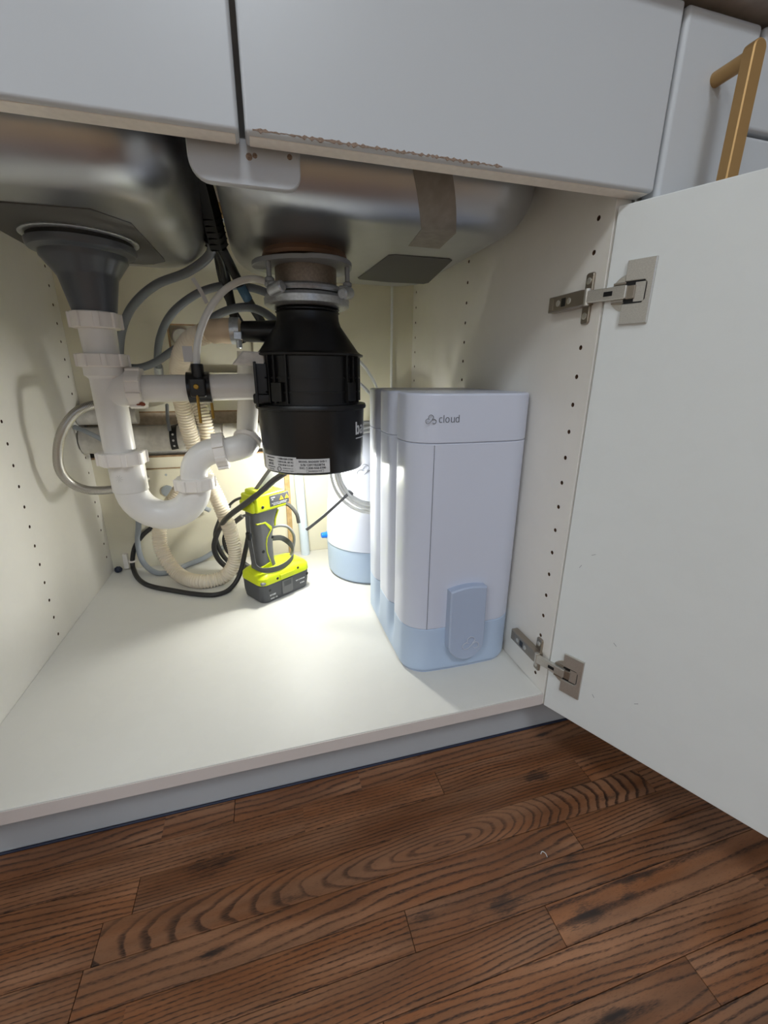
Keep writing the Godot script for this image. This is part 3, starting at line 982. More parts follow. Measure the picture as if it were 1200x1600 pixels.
# ---------------------------------------------------------------- disposal
func disposal() -> void:
	var c := V(0.4355, 0.0, -0.27)
	var t := thing("garbage_disposal", "black cylindrical garbage disposal with white stickers hanging under the right bowl", "garbage disposal", V(c.x, 0.294, c.z))
	var ax := Transform3D(Basis.IDENTITY, c)
	var body := part(t, "lower_housing", Soup.new().lathe([Vector2(0.02, 0.294), Vector2(0.0735, 0.294), Vector2(0.0765, 0.2952), Vector2(0.0785, 0.298), Vector2(0.0815, 0.384), Vector2(0.0815, 0.387)], ax, 64), M.black_gloss)
	part(t, "seam_ring", Soup.new().lathe([Vector2(0.0815, 0.3862), Vector2(0.0845, 0.387), Vector2(0.0850, 0.390), Vector2(0.0838, 0.3935), Vector2(0.07, 0.394)], ax, 64), M.black)
	var up := part(t, "upper_housing", Soup.new().lathe([Vector2(0.0735, 0.393), Vector2(0.0735, 0.460), Vector2(0.0805, 0.4615), Vector2(0.0808, 0.464), Vector2(0.0765, 0.466), Vector2(0.0735, 0.468), Vector2(0.048, 0.5035), Vector2(0.0455, 0.511), Vector2(0.0448, 0.519), Vector2(0.0448, 0.535)], ax, 64), M.black)
	var s := Soup.new()
	for y in [0.431, 0.4115]:
		s.lathe([Vector2(0.073, y - 0.001), Vector2(0.0758, y - 0.001), Vector2(0.0758, y + 0.001), Vector2(0.073, y + 0.001)], ax, 64)
	for a in [-0.95, -0.80, -0.55, 0.62, 0.80, 1.0, 1.6, 2.2, 2.8, 3.6, 4.4]:
		var rx := Transform3D(Basis(Vector3.UP, a), c)
		s.rbox(V(0, 0.430, 0.0755), V(0.0026, 0.067, 0.006), 0.0006, rx, 1)
	for a in [-0.75, 0.72]:
		s.rbox(V(0, 0.412, 0.0765), V(0.018, 0.026, 0.008), 0.001, Transform3D(Basis(Vector3.UP, a), c), 1)
	part(up, "rib", s, M.black)
	s = Soup.new()
	for k in 3:
		var y := 0.5215 + k * 0.0042
		s.lathe([Vector2(0.0445, y - 0.0016), Vector2(0.0468, y), Vector2(0.0445, y + 0.0016)], ax, 48)
	part(up, "thread", s, M.black)
	# steel mounting: rings, neck, flange with three bolts
	s = Soup.new()
	s.lathe([Vector2(0.046, 0.5275), Vector2(0.0570, 0.5275), Vector2(0.0608, 0.530), Vector2(0.0612, 0.5385), Vector2(0.058, 0.5425), Vector2(0.0555, 0.5435), Vector2(0.047, 0.5435)], ax, 56)
	s.lathe([Vector2(0.044, 0.5455), Vector2(0.054, 0.5455), Vector2(0.056, 0.5485), Vector2(0.0545, 0.552), Vector2(0.048, 0.5555), Vector2(0.044, 0.556)], ax, 56)
	for a in [-1.0, 1.05, 3.14]:
		var d := V(sin(a), 0, cos(a))
		s.rbox(V(0, 0.5515, 0.0585), V(0.020, 0.007, 0.014), 0.003, Transform3D(Basis(Vector3.UP, a), c))
	part(t, "mounting_ring", s, M.zinc)
	for q in [[-0.78, 0.5385, 0.064], [0.85, 0.5375, 0.066]]:
		var e := Soup.new().lathe([Vector2(0.0058, -0.012), Vector2(0.0078, -0.010), Vector2(0.0078, 0.010), Vector2(0.0058, 0.012)], along(c + V(sin(q[0]) * q[2], q[1] + 0.006, cos(q[0]) * q[2]), V(cos(q[0]), 0.2, -sin(q[0]))), 14)
		part(t, "ring_ear", e, M.zinc)
	part(t, "steel_neck", Soup.new().lathe([Vector2(0.0425, 0.553), Vector2(0.0435, 0.556), Vector2(0.0435, 0.5835)], ax, 48), M.rusty)
	part(t, "sink_flange", Soup.new().lathe([Vector2(0.044, 0.5865), Vector2(0.0575, 0.588), Vector2(0.0595, 0.592), Vector2(0.057, 0.5985), Vector2(0.04, 0.5985)], ax, 48), M.copper)
	var poly := PackedVector2Array()
	for i in 48:
		var a := TAU * i / 48
		var r := 0.0640 + 0.0100 * pow(maxf(0.0, cos(1.5 * (a - 0.52))), 2.0)
		var aa := a
		poly.append(Vector2(sin(aa) * r, cos(aa) * r))
	part(t, "flange_plate", Soup.new().prism(poly, 0.5785, 0.5845, 0.001, Transform3D(Basis(V(1, 0, 0), V(0, 0, 1), V(0, 1, 0)), V(c.x, 0, c.z))), M.iron)
	for a in [-1.0, 1.05, 3.14]:
		var p := c + V(sin(a) * 0.0625, 0, cos(a) * 0.0625)
		var b := Soup.new().lathe([Vector2(0.0034, 0.546), Vector2(0.0034, 0.584)], Transform3D(Basis.IDENTITY, p), 12)
		b.lathe([Vector2(0.0062, 0.5545), Vector2(0.0062, 0.5585), Vector2(0.004, 0.560)], Transform3D(Basis.IDENTITY, p), 12)
		part(t, "bolt", b, M.iron)
	# dishwasher inlet stub and the side outlet box
	part(t, "inlet", Soup.new().tube([V(0.41, 0.4965, -0.275), V(0.375, 0.4965, -0.292), V(0.342, 0.4965, -0.3005)], [0.0165, 0.0155, 0.0145], 20), M.black_gloss)
	s = Soup.new()
	s.rbox(V(0.3655, 0.424, -0.265), V(0.026, 0.056, 0.055), 0.004)
	s.rbox(V(0.3545, 0.4215, -0.262), V(0.004, 0.062, 0.066), 0.001)
	s.rbox(V(0.364, 0.402, -0.24), V(0.03, 0.014, 0.02), 0.003)
	part(t, "outlet", s, M.black)
	part(t, "outlet_shield", Soup.new().prism(PackedVector2Array([Vector2(0.3245, 0.4485), Vector2(0.369, 0.4465), Vector2(0.369, 0.4655), Vector2(0.340, 0.4665)]), -0.285, -0.238, 0.002), M.pvc_old)
	# stickers and print
	var st := part(t, "sticker", curved_patch(c, 0.0793, -1.25, -0.435, 0.2985, 0.3215, 0.0008), M.label, 38, false, "white data sticker with small print")
	s = Soup.new()
	var y := 0.3185
	for q in [["DISPOSER MODEL", -1.02, 0.019, 0.0], ["1-800-558-5700", -0.66, 0.026, 0.0], ["BADGER 5", -1.02, 0.013, 1.0], ["115V 6.9A  60 HZ", -0.66, 0.027, 1.0], ["60 HZ", -1.02, 0.012, 2.0], ["1725 RPM 1/2 HP", -0.66, 0.026, 2.0], ["MOTOR PROTECTED", -1.02, 0.018, 3.0], ["ASSEMBLED IN U.S.A.", -0.61, 0.018, 3.0], ["CAUTION", -1.02, 0.012, 3.8], ["DISCONNECT POWER", -0.61, 0.018, 3.8]]:
		s.add(bent(lettering(q[0], q[2], q[3] < 2.5), c, 0.0805 - q[3] * 0.0001, q[1], y - q[3] * 0.0046), Transform3D())
	var ring := Soup.new()
	ring.tube(arc(Vector3.ZERO, V(0.0034, 0, 0), V(0, 0.0034, 0), 0, TAU, 20), 0.0004, 5, false)
	s.add(bent(ring, c, 0.0804, -0.80, y - 0.0155), Transform3D())
	part(st, "lettering", s, M.ink)
	st = part(t, "sticker", curved_patch(c, 0.0795, -0.445, 0.170, 0.2990, 0.3195, 0.0012), M.label, 38, false, "white serial number sticker")
	s = Soup.new()
	s.add(bent(lettering("MODEL BADGER 5XB-1", 0.040, true), c, 0.081, -0.14, 0.3160), Transform3D())
	s.add(bent(lettering("S/N 12011023974", 0.035, true), c, 0.081, -0.14, 0.3112), Transform3D())
	s.add(bent(lettering("SVC: 1-800-558-5700", 0.038, true), c, 0.081, -0.14, 0.3066), Transform3D())
	s.add(bent(lettering("INSINKERATOR", 0.020), c, 0.081, -0.10, 0.3020), Transform3D())
	var box := Soup.new()
	for e in [-1.0, 1.0]:
		box.rbox(V(0, e * 0.0021, 0), V(0.0245, 0.0003, 0.0002), 0.00005, Transform3D.IDENTITY, 1)
		box.rbox(V(e * 0.0122, 0, 0), V(0.0003, 0.0038, 0.0002), 0.00005, Transform3D.IDENTITY, 1)
	s.add(bent(box, c, 0.081, -0.10, 0.3020), Transform3D())
	part(st, "lettering", s, M.ink)
	s = Soup.new()
	s.add(bent(lettering("badger", 0.078, true), c, 0.0813, 1.27, 0.3560), Transform3D())
	for i in 12:
		var a := lerpf(0.84, 1.70, i / 11.0)
		s.add(bent(Soup.new().rbox(Vector3.ZERO, V(0.0066, 0.0014, 0.0002), 0.00005, Transform3D.IDENTITY, 1), c, 0.0809, a, 0.3440), Transform3D())
	part(body, "lettering", s, M.white_ink)

# ---------------------------------------------------------------- drain
func slip_nut(t: Node3D, at: Vector3, dir: Vector3, r: float, h: float) -> void:
	var xf := along(at, dir)
	var s := Soup.new()
	s.lathe([Vector2(r * 0.80, -h / 2), Vector2(r - 0.0012, -h / 2), Vector2(r, -h / 2 + 0.0012), Vector2(r, h / 2 - 0.0012), Vector2(r - 0.0012, h / 2), Vector2(r * 0.78, h / 2)], xf, 36)
	for k in 8:
		s.rbox(V(r + 0.0004, 0, 0), V(0.005, h * 0.96, 0.007), 0.0012, xf * Transform3D(Basis(Vector3.UP, TAU * k / 8 + 0.3), Vector3.ZERO), 1)
	part(t, "slip_nut", s, M.nut)

func drain_pipes() -> void:
	var x := 0.1565
	var z := -0.275
	var t := thing("drain_trap", "white plastic drain tee and curved trap under the left bowl", "drain pipe", V(0.2, 0.205, z))
	var V0 := Vector3.UP
	slip_nut(t, V(x, 0.5015, z), V0, 0.0285, 0.020)
	part(t, "tailpiece", Soup.new().lathe([Vector2(0.0205, 0.445), Vector2(0.0215, 0.47), Vector2(0.0225, 0.505)], Transform3D(Basis.IDENTITY, V(x, 0, z)), 32), M.pvc)
	slip_nut(t, V(x, 0.452, z), V0, 0.0295, 0.017)
	var s := Soup.new().lathe([Vector2(0.0205, 0.318), Vector2(0.0205, 0.428), Vector2(0.0235, 0.4315), Vector2(0.0255, 0.4325), Vector2(0.0255, 0.444)], Transform3D(Basis.IDENTITY, V(x, 0, z)), 36)
	s.tube([V(x + 0.004, 0.405, z), V(x + 0.016, 0.413, z), V(x + 0.024, 0.415, z), V(x + 0.034, 0.4155, z)], [0.0215, 0.0225, 0.0235, 0.0235], 28)
	part(t, "tee", s, M.pvc, 50)
	slip_nut(t, V(0.192, 0.4155, z), V(1, 0, 0), 0.0262, 0.019)
	part(t, "disposal_arm", Soup.new().tube([V(0.185, 0.4145, z), V(0.27, 0.416, z), V(0.3535, 0.418, z)], 0.0187, 32), M.pvc)
	slip_nut(t, V(x + 0.0015, 0.3185, z), V0, 0.0305, 0.019)
	# trap: down, round and up again
	var xa := x + 0.005
	var xb := 0.2515
	var rr := (xb - xa) / 2
	var path := [V(xa, 0.312, z), V(xa, 0.29, z), V(xa, 0.272, z)]
	path.append_array(arc(V((xa + xb) / 2, 0.2725, z), V(-rr, 0, 0), V(0, -rr - 0.001, 0), 0.15, PI - 0.15, 16))
	path.append_array([V(xb, 0.2725, z), V(xb, 0.283, z)])
	var bend := part(t, "trap_bend", Soup.new().tube(path, 0.0224, 36), M.pvc, 60)
	part(bend, "collar", Soup.new().lathe([Vector2(0.0224, 0.268), Vector2(0.0240, 0.2695), Vector2(0.0240, 0.310), Vector2(0.0225, 0.311)], Transform3D(Basis.IDENTITY, V(xa, 0, z)), 36), M.pvc)
	slip_nut(t, V(xb, 0.2745, z), V0, 0.0278, 0.018)
	path = [V(xb, 0.272, z), V(xb, 0.285, z)]
	path.append_array(arc(V(xb + 0.036, 0.287, z), V(-0.036, 0, 0), V(0, 0.036, 0), 0.1, PI / 2 - 0.05, 10))
	path.append_array([V(xb + 0.042, 0.3235, z)])
	part(t, "trap_elbow", Soup.new().tube(path, 0.0195, 32), M.pvc, 60)
	slip_nut(t, V(0.2935, 0.3225, z), V(1, 0.12, 0), 0.0262, 0.017)
	# outlet elbow turning towards the wall
	path = [V(0.292, 0.322, z), V(0.307, 0.324, z)]
	path.append_array(arc(V(0.31, 0.325, z - 0.022), V(0, 0, 0.022), V(0.022, 0.003, 0), 0.15, PI / 2, 10))
	path.append_array([V(0.332, 0.328, z - 0.034)])
	var el := part(t, "outlet_elbow", Soup.new().tube(path, 0.0192, 32), M.pvc, 60)
	part(el, "collar", Soup.new().lathe([Vector2(0.0193, -0.004), Vector2(0.0222, -0.003), Vector2(0.0228, 0.003), Vector2(0.0193, 0.004)], along(V(0.3335, 0.3345, z - 0.021), V(0.35, 0.75, -0.75)), 36), M.nut)
	part(t, "wall_arm", Soup.new().tube([V(0.332, 0.328, z - 0.03), V(0.333, 0.328, -0.45), V(0.333, 0.326, -0.556)], 0.0185, 28), M.pvc)
	part(t, "vent_pipe", Soup.new().tube([V(0.330, 0.326, -0.36), V(0.338, 0.39, -0.36), V(0.345, 0.47, -0.36)], 0.0172, 28), M.pvc)
	# print on the trap
	s = Soup.new()
	for k in 8:
		var a := TAU * k / 8
		s.tube([V(0, 0, 0) + V(cos(a), sin(a), 0) * 0.001, V(cos(a + 0.5), sin(a + 0.5), 0) * 0.0052], 0.0003, 5)
	var e := Soup.new()
	e.add(bent(s, V(xa, 0, z), 0.0241, -0.25, 0.292), Transform3D())
	part(bend, "moulded_mark", e, M.pvc_old)
	# rust stain on the tee nut
	e = Soup.new().lathe([Vector2(0.005, 0.0), Vector2(0.003, 0.0008)], along(V(0.1955, 0.3925, z + 0.0135), V(0, -0.75, 0.55)), 9)
	e.lathe([Vector2(0.004, 0.0), Vector2(0.002, 0.0008)], along(V(0.2, 0.395, z + 0.018), V(0, -0.6, 0.7)), 9)
	part(t, "rust_stain", e, mat(srgb(130, 62, 36), 0.8))
	# the saddle on the arm
	t = thing("drain_saddle", "black saddle clamp with two brass bolts on the horizontal white pipe", "pipe clamp", V(0.275, 0.39, z))
	var band := Soup.new()
	var poly := PackedVector2Array()
	for i in 24: poly.append(Vector2(cos(TAU * i / 24), sin(TAU * i / 24)) * 0.0222)
	band.lathe([Vector2(0.0192, -0.016), Vector2(0.0222, -0.0155), Vector2(0.0215, -0.006), Vector2(0.0215, 0.006), Vector2(0.0222, 0.0155), Vector2(0.0192, 0.016)], along(V(0.275, 0.4162, z), V(1, 0.02, 0)), 32)
	band.rbox(V(0.275, 0.417, z + 0.021), V(0.021, 0.026, 0.014), 0.003)
	part(t, "clamp_band", band, M.black_gloss)
	s = Soup.new().lathe([Vector2(0.0078, 0.424), Vector2(0.0085, 0.430), Vector2(0.0085, 0.446), Vector2(0.0078, 0.449), Vector2(0.004, 0.4495)], Transform3D(Basis.IDENTITY, V(0.2755, 0, z + 0.008)), 12)
	part(t, "tube_nut", s, M.black)
	for q in [[0.2735, 0.026, 0.368, 0.407], [0.2865, -0.020, 0.370, 0.407]]:
		part(t, "bolt", Soup.new().lathe([Vector2(0.0021, q[2]), Vector2(0.0021, q[3])], Transform3D(Basis.IDENTITY, V(q[0], 0, z + q[1])), 10), M.bolt_brass)
	part(t, "bolt_head", Soup.new().lathe([Vector2(0.0042, 0.0), Vector2(0.003, 0.002)], along(V(0.2735, 0.4185, z + 0.0275), V(0, 0, 1)), 10), M.bolt_brass)

func strainer() -> void:
	var c := V(0.1575, 0, -0.275)
	var t := thing("drain_basket", "dark grey stepped plastic drain basket below the left bowl", "drain basket", V(c.x, 0.51, c.z))
	var ax := Transform3D(Basis.IDENTITY, c)
	part(t, "body", Soup.new().lathe([Vector2(0.024, 0.511), Vector2(0.0255, 0.512), Vector2(0.0335, 0.5515), Vector2(0.0365, 0.556), Vector2(0.0465, 0.570), Vector2(0.0485, 0.5725), Vector2(0.0490, 0.5775), Vector2(0.0510, 0.579), Vector2(0.0575, 0.5805), Vector2(0.0595, 0.583), Vector2(0.0600, 0.5885), Vector2(0.05, 0.590)], ax, 56), M.gray_cup)
	part(t, "gasket", Soup.new().lathe([Vector2(0.05, 0.589), Vector2(0.0565, 0.5895), Vector2(0.057, 0.5935), Vector2(0.05, 0.594)], ax, 48), M.rubber)
	part(t, "steel_rim", Soup.new().lathe([Vector2(0.05, 0.5935), Vector2(0.0615, 0.5935), Vector2(0.0638, 0.595), Vector2(0.0630, 0.5975), Vector2(0.05, 0.598)], ax, 56), M.zinc)

# ---------------------------------------------------------------- hoses and cords
func hoses() -> void:
	# corrugated drain hose: from the disposal inlet, a loop on the cabinet floor, up behind the trap
	var pts := [V(0.292, 0.4955, -0.318), V(0.264, 0.486, -0.340), V(0.242, 0.464, -0.370), V(0.226, 0.424, -0.410), V(0.223, 0.373, -0.440), V(0.226, 0.318, -0.460), V(0.240, 0.255, -0.465), V(0.263, 0.179, -0.470), V(0.278, 0.105, -0.475), V(0.279, 0.053, -0.475), V(0.253, 0.0185, -0.473), V(0.208, 0.015, -0.467), V(0.160, 0.018, -0.505), V(0.131, 0.054, -0.530), V(0.122, 0.094, -0.545), V(0.137, 0.143, -0.550), V(0.172, 0.191, -0.548), V(0.206, 0.239, -0.535), V(0.244, 0.288, -0.515), V(0.247, 0.343, -0.512), V(0.228, 0.406, -0.53), V(0.205, 0.445, -0.57)]
	var path := spline(pts, 0.00142)
	var rad := []
	for i in path.size(): rad.append([0.0153, 0.0150, 0.0127, 0.0131][i % 4])
	var t := thing("drain_hose", "cream corrugated drain hose looping down to the cabinet floor", "hose", V(0.21, 0.0, -0.48))
	part(t, "corrugated_tube", Soup.new().tube(path, rad, 18), M.corr, 85)
	part(t, "rubber_cuff", Soup.new().tube([V(0.283, 0.494, -0.324), V(0.295, 0.4965, -0.316), V(0.297, 0.4965, -0.3145), V(0.312, 0.497, -0.308), V(0.313, 0.497, -0.3078), V(0.337, 0.4968, -0.302)], [0.0148, 0.0152, 0.0172, 0.0172, 0.0180, 0.0180], 24), M.cuff)
	t = thing("hose_clamp", "shiny metal screw clamp round the rubber cuff at the disposal inlet", "hose clamp", V(0.338, 0.48, -0.30))
	part(t, "band", Soup.new().lathe([Vector2(0.0176, -0.0065), Vector2(0.0190, -0.0065), Vector2(0.0190, 0.0065), Vector2(0.0176, 0.0065)], along(V(0.331, 0.497, -0.303), V(1, 0, 0.12)), 32, false, false), M.zinc)
	var s := Soup.new().rbox(V(0.334, 0.489, -0.283), V(0.011, 0.011, 0.008), 0.001)
	s.lathe([Vector2(0.003, -0.007), Vector2(0.0042, -0.006), Vector2(0.0042, 0.004)], along(V(0.335, 0.479, -0.285), V(0, 1, 0.1)), 8)
	part(t, "screw_housing", s, M.zinc)
	single("grey_hose", "grey hose curving left from the ribbed black grip, uppermost of three", "hose", hose([V(0.3085, 0.632, -0.355), V(0.300, 0.612, -0.378), V(0.262, 0.590, -0.400), V(0.211, 0.573, -0.420), V(0.169, 0.545, -0.440), V(0.142, 0.512, -0.460), V(0.125, 0.473, -0.480), V(0.118, 0.433, -0.500)], 0.0068), M.gray_hose)
	t = thing("grey_hose", "grey hose arching to a shiny ferrule above the horizontal white pipe", "hose", V(0.27, 0.42, -0.47))
	part(t, "tube", hose([V(0.391, 0.564, -0.400), V(0.366, 0.573, -0.410), V(0.335, 0.578, -0.420), V(0.298, 0.575, -0.430), V(0.259, 0.562, -0.450), V(0.219, 0.535, -0.470), V(0.190, 0.499, -0.500), V(0.176, 0.460, -0.520), V(0.172, 0.440, -0.540)], 0.0066), M.gray_hose)
	part(t, "ferrule", hose([V(0.1735, 0.449, -0.531), V(0.171, 0.436, -0.541), V(0.166, 0.403, -0.560)], 0.0082), M.zinc)
	single("grey_hose", "grey hose passing behind the cream hose cuff, lowest of three", "hose", hose([V(0.400, 0.510, -0.345), V(0.375, 0.531, -0.360), V(0.349, 0.539, -0.370), V(0.312, 0.533, -0.390), V(0.278, 0.515, -0.410), V(0.249, 0.492, -0.430), V(0.216, 0.474, -0.450), V(0.182, 0.455, -0.470), V(0.151, 0.445, -0.480), V(0.121, 0.448, -0.490)], 0.0066), M.gray_hose)
	t = thing("filter_tube", "thin white tube arching from behind the steel ring into the black saddle", "tube", V(0.3, 0.45, -0.275))
	part(t, "tube", hose([V(0.392, 0.558, -0.300), V(0.378, 0.564, -0.290), V(0.362, 0.566, -0.290), V(0.341, 0.560, -0.285), V(0.320, 0.546, -0.280), V(0.300, 0.522, -0.275), V(0.286, 0.495, -0.270), V(0.278, 0.469, -0.268), V(0.2755, 0.447, -0.267)], 0.0048), M.tubing)
	part(t, "paper_tag", Soup.new().rbox(V(0.2655, 0.462, -0.268), V(0.013, 0.021, 0.001), 0.0003), M.label)
	part(t, "tie_tag", Soup.new().ribbon([V(0.281, 0.562, -0.288), V(0.287, 0.552, -0.286), V(0.293, 0.540, -0.284), V(0.297, 0.530, -0.279)], [V(1, 0.6, 0), V(1, 0.6, 0), V(1, 0.6, 0), V(1, 0.6, 0)], 0.0055, 0.0008), M.label)
	var br := spline([V(0.125, 0.376, -0.45), V(0.105, 0.384, -0.420), V(0.091, 0.385, -0.400), V(0.069, 0.374, -0.390), V(0.050, 0.348, -0.380), V(0.037, 0.315, -0.380), V(0.034, 0.283, -0.380), V(0.042, 0.258, -0.390), V(0.062, 0.243, -0.400), V(0.095, 0.238, -0.420), V(0.14, 0.246, -0.46)], 0.004)
	single("supply_hose", "braided steel supply hose in a wide arc beside the left panel", "hose", Soup.new().tube(br, 0.0072, 20), M.braid)
	single("filter_tube", "thin white tube running straight up the back right corner", "tube", hose([V(0.6635, 0.70, -0.604), V(0.664, 0.622, -0.604), V(0.6645, 0.50, -0.604), V(0.665, 0.34, -0.604)], 0.0031, 8), M.tubing)
	single("filter_tube", "white tube rising left behind the filter, upper of two", "tube", hose([V(0.500, 0.49, -0.41), V(0.540, 0.465, -0.420), V(0.565, 0.442, -0.430), V(0.590, 0.403, -0.450), V(0.60, 0.34, -0.46)], 0.0032, 8), M.tubing)
	single("filter_tube", "white tube rising left behind the filter, lower of two", "tube", hose([V(0.505, 0.445, -0.41), V(0.540, 0.424, -0.420), V(0.563, 0.404, -0.420), V(0.583, 0.370, -0.400), V(0.585, 0.30, -0.36)], 0.0032, 8), M.tubing)
	# black faucet hoses and the ribbed grip
	t = thing("spray_hose", "black faucet hoses bundled under a ribbed grip between the bowls", "hose", V(0.31, 0.53, -0.4))
	s = Soup.new().tube([V(0.303, 0.700, -0.29), V(0.306, 0.678, -0.315), V(0.3085, 0.656, -0.34), V(0.3125, 0.625, -0.372)], [0.0115, 0.0145, 0.0165, 0.0165], 6)
	var g := part(t, "grip", s, M.black)
	s = Soup.new()
	for k in 6:
		var p := V(0.3085, 0.656, -0.34).lerp(V(0.3125, 0.625, -0.372), k / 5.0)
		s.lathe([Vector2(0.016, -0.0012), Vector2(0.0178, 0), Vector2(0.016, 0.0012)], along(p, V(0.004, -0.031, -0.032)), 6)
	part(g, "rib", s, M.black)
	part(t, "hose", hose([V(0.310, 0.630, -0.370), V(0.317, 0.607, -0.400), V(0.319, 0.583, -0.420), V(0.326, 0.526, -0.440), V(0.335, 0.49, -0.45)], 0.0078), M.black)
	part(t, "hose", hose([V(0.314, 0.630, -0.365), V(0.327, 0.606, -0.390), V(0.338, 0.583, -0.400), V(0.352, 0.556, -0.42), V(0.371, 0.525, -0.44), V(0.385, 0.49, -0.45)], 0.0074), M.black)
	part(t, "hose", hose([V(0.308, 0.624, -0.400), V(0.309, 0.590, -0.450), V(0.316, 0.562, -0.475), V(0.333, 0.533, -0.495), V(0.35, 0.5, -0.5)], 0.0045), M.rubber)
	part(t, "blue_tape", hose([V(0.341, 0.5765, -0.405), V(0.346, 0.567, -0.411), V(0.351, 0.558, -0.4185)], 0.0082), M.blue_tape)
	# cords on the cabinet floor
	t = thing("power_cord", "black cord lying across the cabinet floor in front of the hose loop", "cord", V(0.19, 0, -0.5))
	part(t, "cord", hose([V(0.14, 0.15, -0.602), V(0.102, 0.105, -0.602), V(0.075, 0.083, -0.601), V(0.053, 0.052, -0.600), V(0.047, 0.012, -0.588), V(0.087, 0.0052, -0.510), V(0.152, 0.0052, -0.460), V(0.231, 0.0052, -0.419), V(0.262, 0.0052, -0.430), V(0.285, 0.025, -0.450), V(0.303, 0.078, -0.466), V(0.312, 0.110, -0.475)], 0.0050), M.black_cord)
	single("grey_cable", "pale grey cord dipping from behind the trap onto the cabinet floor", "cord", hose([V(0.078, 0.16, -0.602), V(0.071, 0.110, -0.600), V(0.063, 0.064, -0.598), V(0.069, 0.022, -0.590), V(0.103, 0.0062, -0.556), V(0.136, 0.0062, -0.557), V(0.162, 0.0062, -0.585), V(0.195, 0.012, -0.600), V(0.231, 0.030, -0.603), V(0.262, 0.04, -0.603)], 0.0060), M.gray_cord)
	t = thing("cord_bundle", "dark power cord coiled behind the yellow work light, hanging from the disposal", "cord", V(0.3, 0.005, -0.47))
	part(t, "cord", hose([V(0.425, 0.297, -0.325), V(0.391, 0.268, -0.345), V(0.370, 0.253, -0.352), V(0.349, 0.234, -0.358), V(0.319, 0.209, -0.372), V(0.286, 0.177, -0.41), V(0.262, 0.140, -0.47), V(0.252, 0.118, -0.505), V(0.236, 0.079, -0.507), V(0.240, 0.048, -0.508), V(0.258, 0.022, -0.510), V(0.286, 0.0060, -0.515), V(0.32, 0.0060, -0.52)], 0.0055), M.cord_dark)
	part(t, "cord", hose([V(0.275, 0.163, -0.52), V(0.252, 0.130, -0.518), V(0.240, 0.095, -0.518), V(0.250, 0.05, -0.518), V(0.270, 0.020, -0.525), V(0.30, 0.0060, -0.535)], 0.0050), M.cord_dark)
	part(t, "cord", hose([V(0.30, 0.14, -0.51), V(0.275, 0.118, -0.515), V(0.258, 0.088, -0.52), V(0.262, 0.058, -0.52), V(0.285, 0.032, -0.518), V(0.31, 0.012, -0.51)], 0.0055), M.cord_dark)
	part(t, "cord", hose([V(0.262, 0.146, -0.530), V(0.285, 0.172, -0.520), V(0.310, 0.184, -0.505), V(0.345, 0.186, -0.495)], 0.0030, 8), M.cord_dark)
	part(t, "cord", hose([V(0.280, 0.122, -0.53), V(0.30, 0.135, -0.525), V(0.325, 0.140, -0.52), V(0.36, 0.14, -0.52)], 0.0030, 8), M.cord_dark)
	part(t, "cord", hose([V(0.366, 0.165, -0.49), V(0.395, 0.170, -0.48), V(0.414, 0.150, -0.47), V(0.418, 0.128, -0.47)], 0.0042, 8), M.cord_dark)
	single("grey_cable", "short grey cord end with a white tip behind the trap bend", "cord", hose([V(0.150, 0.172, -0.606), V(0.178, 0.160, -0.600), V(0.207, 0.144, -0.595), V(0.226, 0.134, -0.590)], 0.0052), M.gray_cord)

